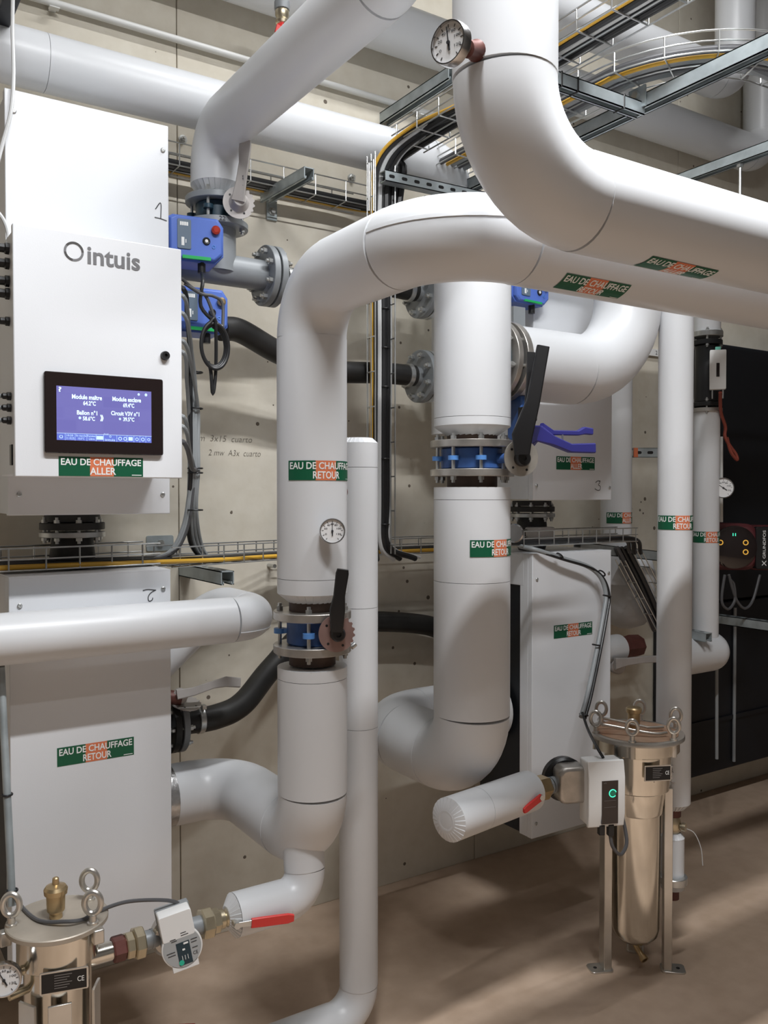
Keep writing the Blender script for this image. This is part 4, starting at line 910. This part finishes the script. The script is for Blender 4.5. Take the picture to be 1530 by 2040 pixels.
q = at(318, 1082, 0); t = thing('wall_plate', 'small galvanised wall plate above the low left tray', 'plate', (q.x, 0, q.z)); MB().rbox((0, 0, .003), (.09, .05, .006), .006, 0, frame((q.x, 0, q.z), (0, -1, 0), (1, 0, 0))).build('plate', GALV, t); MB().lathe([(.012, 0), (.012, .012)], (q.x, -.005, q.z), (0, -1, 0), 6).build('bolt_head', ZINC, t)
for i, (px, y0, y1) in enumerate(((735, 325, 420), (744, 318, 420))):
    o = MB().cyl(at(px, y0, -.36), at(px, y1, -.36), .0032, 8).build('steel_rod', ZINC); tag(o, 'thin upright steel rod above the vertical tray', 'rod', 'rods above the vertical tray')
# valve with red handle at top
t = thing('air_vent_valve', 'brass and grey air vent with red handle at the top, behind the overhead pipe', 'valve', at(550, 70, -.25)); q = at(562, 48, -.25)
MB().lathe([(.010, -.04), (.010, -.018), (.014, -.016), (.014, -.004), (.020, 0), (.022, .008), (.017, .016), (.022, .026), (.022, .040), (.018, .044)], q, (0, 0, 1), 20).build('body', BRSL, t)
MB().lathe([(.024, .044), (.025, .050), (.025, .068), (.020, .074), (.012, .076)], q, (0, 0, 1), 20).build('cap', GPT, t)
lever_bar(t, [q + V((-.012, -.018, -.010)), q + V((-.022, -.022, -.022)), q + V((-.030, -.022, -.045))], (1, 0, 1), [.022, .016, .014], .008, RED, 'handle')
# ------------------------------------------------------------------ stainless filters
def eye_bolt(t, p, R, r, face, h):      # eye standing on a nut; p on the lid
    p = V(p); mb = MB(); f = V(face).normalized(); s = UZ.cross(f)
    pts = []
    for k in range(18):
        a = -PI / 2 + k / 17 * 2 * PI; pts.append(p + UZ * (h + R * 1.35) + s * (R * .88 * math.cos(a)) + UZ * (R * 1.18 * math.sin(a)))
    mb.tube(spline(pts, 2), r, 10); mb.build('eye_bolt', SSB, t)
    MB().lathe([(R * .62, 0), (R * .62, h * .25), (R * .42, h * .3), (R * .42, h)], p, UZ, 12).build('eye_nut', SSB, t)
def union(label, p, q, segs, m):
    t = thing('pipe_union', label, 'pipe fitting', p); p, q = V(p), V(q); d = (q - p).normalized()
    for (nm, a, b, r, n, mm) in segs: MB().lathe([(r * .92, 0), (r, (b - a) * .12), (r, (b - a) * .88), (r * .92, b - a)], p + d * a, d, n).build(nm, mm or m, t, ang=.4)
    return t
def plate(t, c, nr, w, h, ink=TXW):
    F = frame(V(c), V(nr), UZ.cross(V(nr))); m = MB(); m.rbox((0, 0, .0015), (w, h, .003), .003, 0, F); pl = m.build('name_plate', SSB, t)
    m = MB(); m.box((0, 0, .0033), (w * .92, h * .86, .0006), 0, F); m.build('plate_face', PLB, pl)
    fm = lambda s, u, e: F @ V((s, u, .0038 + e)); m = MB()
    for k in range(6):
        z = h * (.30 - .115 * k); patch(m, fm, -w * .20, w * (.16 - .05 * (k % 3)), z, z + h * .035, .0004, 1, 1)
    m.build('plate_text', TXG, pl, kind='stuff'); m = MB(); put_text(m, 'CE', fm, w * .27, w * .41, -h * .10, h * .14, .0004, .01); m.build('ce_mark', ink, pl)
# left filter
fx, fy, fz = .405, -.90, .622
t = thing('filter_vessel', 'stainless filter vessel at the lower left corner with dusty lid', 'filter', (fx, fy, 0))
MB().lathe([(.098, -.012), (.101, -.010), (.101, -.002), (.099, 0)], (fx, fy, fz), UZ, 48).build('lid', DUSTY, t)
MB().lathe([(.074, -.085), (.080, -.080), (.080, -.014)], (fx, fy, fz), UZ, 48).build('neck', SST, t)
MB().lathe([(.05, .10), (.066, .13), (.067, fz - .10), (.072, fz - .085)], (fx, fy, 0), UZ, 48).build('body', SST, t)
for a in (-150, -100, -30, 60): 
    ax, ay = math.cos(math.radians(a)), math.sin(math.radians(a)); M = frame((fx + ax * .078, fy + ay * .078, 0), UZ, V((ax, ay, 0)))
    MB().box((0, 0, .24), (.006, .045, .48), 0, M).build('leg', SSB, t, bevel=.001)
    MB().box((.012, 0, .003), (.05, .06, .006), 0, M).build('foot', SSB, t, bevel=.001)
for a, rr in ((28, .086), (-52, .088), (172, .088)):
    p = (fx + math.cos(math.radians(a)) * rr, fy + math.sin(math.radians(a)) * rr, fz); eye_bolt(t, p, .0185, .0062, (-.45, -.9, 0), .018)
    MB().box((fx + math.cos(math.radians(a)) * .10, fy + math.sin(math.radians(a)) * .10, fz - .022), (.022, .022, .030)).build('hinge_lug', SSB, t, bevel=.003)
MB().lathe([(.013, 0), (.013, .01), (.018, .016), (.019, .048), (.023, .050), (.024, .060), (.020, .066), (.007, .070), (.0065, .082), (.004, .084)], (fx - .003, fy, fz), UZ, 26).build('air_vent', BRASS, t)
plate(t, at(128, 1953, -.985), (-.25, -.97, 0), .092, .044)
MB().cyl((fx + .06, fy - .005, .522), (fx + .125, fy - .005, .522), .020, 24).build('outlet', SST, t)
MB().cyl((fx - .06, fy - .02, .50), (fx - .10, fy - .03, .50), .008, 14).build('gauge_tail', BRSL, t)
thermometer('round pressure gauge at the bottom left edge, on the left filter', at(8, 1952, -.96), V((-.25, -.97, .1)), .0325, V((fx - .075, fy - .03, at(20, 1950, -.95).z)), .008, BRSL, .5, 'gauge', 'pressure_gauge')
# line: filter -> pump -> ball valve
union('brass and brown unions between the left filter and the round-faced pump', (.515, -.905, .522), (.60, -.905, .523), [('brown_nut', .0, .028, .027, 6, COPP), ('collar', .028, .046, .028, 8, None), ('union_nut', .046, .068, .034, 8, None), ('tail', .066, .10, .020, 20, GPT)], BRSL)
pm = thing('circulator_pump', 'small circulator pump with round grey label face, lower left', 'pump', (.655, -.93, .45))
MB().lathe([(.020, -.045), (.030, -.03), (.040, -.016), (.044, 0), (.044, .022), (.036, .03)], (.645, -.90, .523), (-.25, -.97, 0), 32).build('volute', FLG, pm)
MB().cyl((.60, -.905, .523), (.715, -.905, .523), .021, 20).build('through_pipe', GPT, pm)
nr = V((-.20, -.975, .10)).normalized(); pc = at(363, 1888, -.985); F = frame(pc, nr, V((1, 0, .16)))
MB().lathe([(.040, -.055), (.042, -.01)], pc, nr, 32).build('motor', GPT, pm)
m = MB(); m.rbox((-.002, .048, -.022), (.070, .055, .046), .004, 0, F); m.build('terminal_box', WPL, pm)
m = MB(); m.rbox((-.002, .048, -.052), (.074, .058, .020), .004, 0, F); m.build('back_cover', GPT, pm)
m = MB(); m.lathe([(.0425, -.012), (.0435, -.008), (.0435, -.001), (.0425, .0)], pc, nr, 44); m.build('face_rim', WPL, pm)
m = MB(); m.box((0, -.036, -.006), (.056, .022, .012), 0, F); m.build('face_foot', WPL, pm, bevel=.001)
m = MB(); m.lathe([(.0405, .0), (.0405, .0008)], pc, nr, 44); lb = m.build('face_label', mat('silver_label', (.42, .45, .47), .4, .3), pm)
fm = lambda s, u, e: F @ V((s, u, .0008 + e))
m = MB(); patch(m, fm, -.012, .0165, -.036, .012, .0004, 1, 1); m.build('dark_panel', mat('dark_panel_print', (.012, .035, .05), .3), lb)
m = MB(); m.lathe([(.0055, 0), (.0055, .0012)], F @ V((-.007, -.030, .001)), nr, 18); m.build('power_button', mat('green_print_button', (.02, .45, .30), .4), lb)
m = MB(); patch(m, fm, .004, .014, .006, .010, .0008, 1, 1); patch(m, fm, -.0005, .005, -.006, -.002, .0008, 1, 1)
for k in range(3): put_text(m, 'I', fm, -.004 + k * .006, -.003 + k * .006, -.026, -.016, .0008, .0)
m.build('panel_print', TXW, lb, kind='stuff')
m = MB(); 
for (u0, u1, v) in ((-.022, -.010, .022), (-.020, -.008, .018), (.002, .014, .030), (.002, .018, .025), (.020, .034, .010), (.020, .032, .004), (-.034, -.016, -.004), (-.032, -.016, -.010), (.020, .032, -.008)): patch(m, fm, u0, u1, v, v + .0016, .0006, 1, 1)
put_text(m, 'CE', fm, .020, .030, -.022, -.015, .0006, .0)
m.build('label_print', TXD, lb, kind='stuff')
union('brass union nuts between the round-faced pump and the red-handled valve', (.715, -.905, .523), (.80, -.905, .523), [('union_nut', .0, .026, .034, 8, None), ('collar', .026, .044, .027, 6, None)], BRSL)
def ball_valve(label, p, q, r, m, hub, tip, hm=RED, w=.018):
    t = thing('ball_valve', label, 'valve', p); p, q = V(p), V(q); d = (q - p); L = d.length
    MB().lathe([(r, 0), (r, L * .2), (r * .8, L * .28), (r * 1.1, L * .45), (r * 1.1, L * .7), (r * .8, L * .8), (r, L * .85), (r, L)], p, d, 14).build('body', m, t)
    h, e = V(hub), V(tip); MB().cyl(p.lerp(q, .55), h, .007, 12).build('stem', SSB, t); MB().lathe([(.008, 0), (.008, .007)], h, h - p.lerp(q, .55), 6).build('stem_nut', ZINC, t)
    a = h.lerp(e, .28); lever_bar(t, [h, h.lerp(e, .12), a], UZ, [.012, .012, .015], .003, ZINC, 'lever_plate'); lever_bar(t, [h.lerp(e, .25), h.lerp(e, .45), h.lerp(e, .9), e], UZ, [w * .95, w, w, w * .7], .008, hm, 'handle'); return t
ball_valve('brass ball valve with red handle on the lower left white pipe', (.757, -.905, .523), (.815, -.905, .523), .022, BRSL, at(472, 1843, -.955), at(585, 1828, -.975), w=.022)
# right filter
gx, gy, gz = 2.157, -.912, .752
t = thing('filter_vessel', 'tall stainless filter vessel at lower right with rusty lid and eye bolts', 'filter', (gx, gy, 0))
MB().lathe([(.144, -.014), (.147, -.012), (.147, -.002), (.146, 0)], (gx, gy, gz), UZ, 60).build('lid_rim', SSB, t)
MB().lathe([(.128, 0), (.128, .0012)], (gx, gy, gz), UZ, 60).build('lid_top', RUST, t)
MB().lathe([(.100, -.175), (.103, -.172), (.108, -.06), (.132, -.05), (.132, -.014)], (gx, gy, gz), UZ, 60).build('neck', SST, t)
MB().lathe([(.082, gz - .25), (.084, gz - .245), (.090, gz - .172)], (gx, gy, 0), UZ, 60).build('collar', SST, t)
MB().lathe([(.03, .088), (.055, .095), (.070, .112), (.0745, .135), (.0775, gz - .248)], (gx, gy, 0), UZ, 60).build('body', SST, t)
for (px, py) in ((1203, 1930), (1322, 1930), (1266, 1870)):
    d = FV + RV * ((px - 765) / FPX) - UV * ((py - 1020) / FPX); f0 = CAM + d * (-CAM.z / d.z); v = V((f0.x - gx, f0.y - gy, 0)).normalized(); c = V((gx, gy, 0)) + v * .098
    M = frame(c, UZ, v); MB().box((0, 0, (gz - .17) / 2), (.026, .042, gz - .17), 0, M).build('leg', SSB, t, bevel=.002)
    m = MB(); m.rbox((.018, 0, .003), (.075, .055, .006), .012, 0, M); ft = m.build('foot', SSB, t); m = MB(); m.lathe([(.006, 0), (.006, .0006)], M @ V((.034, 0, .0062)), UZ, 12); m.build('foot_hole', BLK, ft)
for k in range(6):
    a = math.radians(-142 - 62 + k * 60); p = (gx + math.cos(a) * .134, gy + math.sin(a) * .134, gz); eye_bolt(t, p, .0185, .0058, (-.7, -.7, 0), .02)
    MB().cyl((p[0], p[1], gz - .05), (p[0], p[1], gz - .012), .010, 10).build('clamp_stud', SSB, t)
MB().lathe([(.014, 0), (.014, .012), (.019, .016), (.0195, .052), (.024, .054), (.025, .066), (.021, .070), (.010, .072)], (gx + .012, gy + .02, gz), UZ, 26).build('air_vent', BRASS, t)
m = MB(); a0 = at(1262, 1462, gy - .03); hz = gz
h0, h1, h2, h3 = V((gx - .115, gy + .035, gz + .03)), V((gx - .075, gy + .075, gz + .035)), V((gx + .03, gy - .025, gz + .012)), V((gx - .015, gy - .075, gz + .012))
m.tube(spline([h3 + V((.045, -.02, 0)), h3, h0.lerp(h3, .12), h0, h1, h1.lerp(h2, .88), h2, h2 + V((.045, -.02, 0))], 5), .0045, 10); m.build('lid_handle', SSB, t)
plate(t, at(1310, 1540, gy - .115), (-.42, -.9, .0), .086, .048)
MB().box(at(1306, 1542, gy - .085), (.05, .03, .036)).build('plate_bracket', SSB, t)
MB().cyl((gx - .10, gy - .005, .645), (gx - .20, gy - .005, .645), .022, 20).build('inlet', SST, t)
q = at(1254, 1875, gy); m = MB(); m.tube([V((gx, gy, .095)), V((gx, gy, .075)), V((gx, gy - .012, .06)), V((gx - .002, gy - .035, .045))], .0095, 12); dr = m.build('drain_valve', BRASS, t); MB().lathe([(.013, 0), (.013, .012), (.009, .012), (.009, .002)], V((gx - .002, gy - .033, .046)), (-.08, -.8, -.5), 14).build('drain_mouth', BRASS, dr)
thermometer('round pressure gauge half hidden behind the name plate of the right filter', at(1343, 1541, gy - .02), V((-.1, -.99, .05)), .031, V((gx + .10, gy - .005, .63)), .008, BRSL, .9, 'gauge', 'pressure_gauge')
# pump and valve of the right filter
d2 = (V((2.05, -.912, .645)) - V(S2[1])).normalized()
union('brass union between the short capped pipe and the white pump', V(S2[1]) - d2 * .004, V(S2[1]) + d2 * .2, [('tail', .0, .034, .024, 18, None), ('union_nut', .030, .072, .036, 6, None), ('collar', .072, .085, .026, 12, GPT)], BRASS)
pm = thing('circulator_pump', 'white square circulator pump with black panel and green ring, in front of the right filter', 'pump', (1.90, -1.0, .5))
c = V(S2[1]) + d2 * .14; MB().cyl(c - d2 * .055, V((2.03, -.912, .646)), .024, 20).build('through_pipe', GPT, pm)
nr = V((-.38, -.925, 0)).normalized(); MB().lathe([(.056, -.034), (.064, -.028), (.066, -.004), (.060, .004)], c + V((.005, -.0, .006)), nr, 32).build('black_flange', BLK, pm)
F = frame(c + V((.012, 0, .006)), nr, UZ.cross(nr)); m = MB(); m.rbox((0, 0, .03), (.094, .108, .062), .022, 0, F); m.build('volute', FLG, pm, bevel=.004)
pc = at(1208, 1582, -1.03); F = frame(pc, nr, UZ.cross(nr)); bw, bh = .112, .192
m = MB(); m.rbox((0, 0, -.036), (bw * .98, bh * .97, .05), .006, 0, F); m.build('housing', WPL, pm)
prof = [(-bh / 2, -.012), (-bh / 2, -.002), (-bh * .3, .006), (bh * .25, .006), (bh / 2, -.004), (bh / 2, -.012)]
m = MB(); M = F @ Matrix(((0, 0, 1, -bw / 2), (1, 0, 0, 0), (0, 1, 0, 0), (0, 0, 0, 1))); m.prism(prof, 0, bw, 0, M); m.build('front_cover', WPL, pm, bevel=.0025)
fm = lambda s, u, e: F @ V((s, u, .0062 + e)); m = MB(); m.box((.008, -.022, .0045), (.050, .125, .006), 0, F); bp = m.build('black_panel', BEZ, pm)
m = MB(); m.lathe([(.010, 0), (.010, .0006)], F @ V((.016, .004, .0076)), nr, 20); m.build('display_disc', mat('dim_green_display', (.01, .12, .07), .3, emit=.3), bp)
m = MB(); m.torus(F @ V((.016, .004, .0080)), nr, .0105, .0014, 24, 6, 0, .3, 5.6); m.build('green_ring', GLOW, bp)
m = MB()
for z in (-.017, -.036): patch(m, fm, -.010, .026, z, z + .0007, .0018, 1, 1)
m.build('panel_lines', TXG, bp, kind='stuff'); m = MB(); put_text(m, 'wilo', fm, -.012, -.003, .033, .037, .0018, .0); m.build('panel_logo', TXG, bp)
for (s, L) in ((-.012, .03), (.016, .034)): m = MB(); m.box((s, -bh / 2 - L / 2 + .006, -.008), (.017, L, .018), 0, F); m.build('plug', BLK, pm, bevel=.002)
b0 = F @ V((.016, -bh / 2 - .025, -.008)); cable('grey cable looping below the white pump', [b0, b0 + V((.005, -.005, -.035)), b0 + V((.030, -.012, -.062)), b0 + V((.058, -.010, -.040)), b0 + V((.064, 0, .0)), b0 + V((.060, .012, .045))], .0052, CDG, None, 8)
t = thing('ball_valve', 'ball valve with red handle on the short capped pipe', 'valve', V(S2[1])); a, b = at(1048, 1612, -.99), at(1078, 1588, -.985)
lever_bar(t, [a + (a - b) * .15, a, a.lerp(b, .5), b], UZ, [.014, .019, .019, .020], .008, RED, 'handle'); MB().cyl(b, V(S2[1]) + d2 * .02, .007, 10).build('stem', SSB, t); MB().lathe([(.008, 0), (.008, .007)], b - V((0, .002, 0)), (-.3, -.9, 0), 6).build('stem_nut', ZINC, t)
# fittings under the right riser
t = thing('drain_fitting', 'brass valve and white capped sleeve hanging under the right riser', 'valve', (2.352, -.9, .2)); rx, ry = 2.352, -.9
MB().cyl((rx, ry, .49), (rx, ry, .44), .026, 18).build('brown_nipple', COPP, t); MB().lathe([(.020, .385), (.026, .395), (.026, .42), (.020, .44)], (rx, ry, 0), UZ, 18).build('valve_body', BRSL, t); MB().lathe([(.010, 0), (.010, .03), (.014, .03), (.014, .042)], (rx, ry, .408), (.4, -.9, 0), 12).build('outlet', BRSL, t)
cuff(t, (rx, ry, .37), UZ, .037, .024, .015); MB().cyl((rx, ry, .20), (rx, ry, .37), .037, 28).build('sleeve', JK, t); ring(t, (rx - .01, ry - .01, .235), UZ, .046, .03, .024, ZINC, 'clamp_band'); MB().cyl((rx, ry, .165), (rx, ry, .20), .022, 16).build('brown_pipe', COPP, t)
tag(MB().tube(spline([V((rx + .03, ry - .03, .40)), V((rx + .06, ry - .04, .38)), V((rx + .08, ry - .05, .33)), V((rx + .09, ry - .05, .27))], 5), .0015, 6).build('plastic_strip', CWH), 'thin pale strip dangling from the brass valve under the right riser', 'strip')
o = lever_bar(None, [(.34, -.735, .135), (.40, -.75, .128), (.46, -.76, .118)], UZ, [.014, .018, .012], .008, RED, 'red_handle'); q = at(388, 2040, -.80); o.location = q - V((.46, -.76, .124)); tag(o, 'red handle tip just showing at the bottom edge', 'handle')
# ------------------------------------------------------------------ right background
t = thing('black_cabinet', 'tall black cabinet against the wall at the right edge', 'cabinet', (4.4, -.08, .15)); bl = at(1352, 1500, -.16).x
MB().box(((bl + 5.4) / 2, -.085, (.17 + .98) / 2), (5.4 - bl, .15, .81)).build('lower_body', NAVY, t, bevel=.004); MB().box(((bl + .05 + 5.4) / 2, -.08, (.99 + 2.22) / 2), (5.35 - bl, .14, 1.23)).build('upper_body', NAVY, t, bevel=.004)
MB().box(((bl + 5.4) / 2, -.165, .42), (5.3 - bl, .01, .02)).build('ledge', NAVY, t)
for x in (3.72, 4.1): MB().cyl((x, -.17, .2), (x, -.17, .95), .008, 10).build('edge_tube', GPT, t)
def red_pump(label, c, s):
    t = thing('heating_pump', label, 'pump', c - V((0, 0, .11))); nr = V((-.62, -.78, 0)).normalized(); F = frame(c, nr, UZ.cross(nr))
    m = MB(); m.rbox((0, 0, -.06), (s * 1.02, s, .11), s * .25, 0, F, 5); m.build('cover', MAR, t, bevel=.004)
    m = MB(); m.lathe([(s * .46, -.004), (s * .46, .004), (s * .40, .008)], F @ V((0, -.0, 0)), nr, 36); fc = m.build('face', BEZ, t)
    fm = lambda a, b, e: F @ V((a, b, .008 + e))
    for (a, b) in ((-.30, .10), (.22, .10), (.22, -.10)):
        m = MB(); m.torus(F @ V((a * s, b * s, .009)), nr, .010, .0022, 18, 6); m.build('button', AMB, fc)
    for a in (-.05, .0): m = MB(); patch(m, fm, a * s, a * s + .0035, .24 * s, .30 * s, .001, 1, 1); m.build('indicator', GLOW, fc)
    m = MB(); m.rbox((s * .62, -.02 * s, -.03), (s * .34, s * .9, .05), .01, 0, F); tb = m.build('terminal_cover', BLK, t)
    m = MB(); fv = lambda a, b, e: F @ V((s * .62 - b, -.02 * s + a, -.004 + e)); put_text(m, 'GRUNDFOS', fv, -.22 * s, .38 * s, -.006, .006, .001, .01); m.build('lettering', TXW, tb)
    m = MB(); put_text(m, 'X', fv, -.38 * s, -.26 * s, -.009, .009, .001, .01); m.build('logo', TXW, tb)
    m = MB(); m.cyl(F @ V((0, 0, -.10)), F @ V((0, 0, -.24)), s * .36, 28); m.build('motor', NAVY, t); return F
pc1 = at(1463, 1090, -.42); red_pump('maroon and black heating pump with amber lights, right of the far riser', pc1, .205)
pc2 = at(1533, 1092, -.42) ; red_pump('maroon and black heating pump cut by the right edge', pc2, .205)
a = at(1470, 1140, -.46); cable('grey cable hanging in a loop between the two heating pumps', [at(1452, 1145, -.46), at(1460, 1175, -.46), at(1470, 1200, -.46), at(1485, 1212, -.46), at(1500, 1195, -.46), at(1514, 1145, -.46)], .006, CDG)
cable('dark cable looped under the left heating pump', [at(1444, 1145, -.46), at(1438, 1185, -.46), at(1440, 1205, -.46), at(1452, 1213, -.46), at(1464, 1195, -.46), at(1462, 1165, -.46), at(1455, 1155, -.46)], .006, CDG)
# black valve with white actuator on far riser
zt, zb = at(1410, 667, -.45).z, at(1410, 815, -.45).z; rx, ry = 3.118, -.45
t = thing('control_valve', 'black cylindrical valve with white actuator on the far right riser', 'valve', (rx, ry, zb))
ring(t, (rx, ry, zt), UZ, .062, .02, .022, ZINC); ring(t, (rx, ry, zt - .035), UZ, .060, .02, .02, BLK, 'rubber_flange'); MB().lathe([(.052, zb + .03), (.05, zb + .08), (.05, zt - .05)], (rx, ry, 0), UZ, 32).build('body', BLK, t)
ring(t, (rx, ry, zb + .018), UZ, .060, .02, .018, BLK, 'rubber_flange'); ring(t, (rx, ry, zb - .006), UZ, .062, .02, .016, FLG); bolts(t, (rx, ry, zt - .018), UZ, .052, 4, .05, .008, ZINC, .4); bolts(t, (rx, ry, zb + .01), UZ, .052, 4, .04, .007, ZINC, .4)
c = at(1430, 737, -.56); nr = V((-.78, -.62, 0)).normalized(); F = frame(c, nr, UZ.cross(nr)); m = MB(); m.rbox((0, 0, 0), (.062, .158, .03), .004, 0, F); ac = m.build('actuator', WPL, t); m = MB(); m.box((0, .015, .0155), (.012, .022, .002), 0, F); m.box((0, -.012, .0155), (.012, .034, .002), 0, F); m.build('actuator_window', BEZ, ac, kind='stuff')
for s in (-.02, .02): m = MB(); m.cyl(F @ V((s, -.075, 0)), F @ V((s, -.115, 0)), .003, 8); m.build('spindle', ZINC, t)
m = MB(); m.box((0, .085, -.002), (.02, .014, .02), 0, F); m.build('green_lever', mat('pale_green_plastic', (.15, .5, .38), .4), t)
cable('red brown wire bundle hanging beside the far right riser', [F @ V((.01, -.09, 0)), at(1436, 820, -.52), at(1445, 850, -.5), at(1444, 868, -.5), at(1452, 885, -.5), at(1466, 905, -.5), at(1468, 916, -.5), at(1456, 900, -.5), at(1448, 872, -.5)], .007, CRD, None, 6)
o = MB().cyl(at(1437, 870, -.42), at(1437, 1040, -.42), .007, 10).build('white_tube', WHC); tag(o, 'thin white tube down the right side of the far riser', 'tube')
o = MB().cyl(at(1428, 1300, -.42), at(1428, 1512, -.42), .007, 10).build('grey_tube', GPT); tag(o, 'thin grey tube below the round-ended header', 'tube')
t = thing('wall_plate', 'pale plate with note on the wall right of the thick elbow', 'plate', at(1300, 705, -.02)); q = at(1298, 703, 0); m = MB(); m.box((q.x, -.008, q.z), (.11, .014, .032)); m.build('plate', WPL, t); m = MB(); put_text(m, '2', flat_map((0, -.0152, 0), (1, 0, 0), UZ), q.x + .01, q.x + .022, q.z - .009, q.z + .009, .0006, 0); m.build('marking', MRK, t)
# left gauge behind tray at cabinet 3
t = thing('sensor_head', 'pale grey sensor head and round gauge under the cabinet marked 3', 'sensor', at(1060, 1070, -.50)); c = at(1075, 1062, -.47); m = MB(); m.rbox((c.x, -.47, c.z - .005), (.085, .08, .055), .012); m.build('head_cover', LGP, t, bevel=.006)
c = at(1026, 1062, -.56); MB().lathe([(.030, 0), (.032, .004), (.032, .014), (.028, .018)], c, (-.8, -.6, 0), 28).build('gauge', SILV, t)
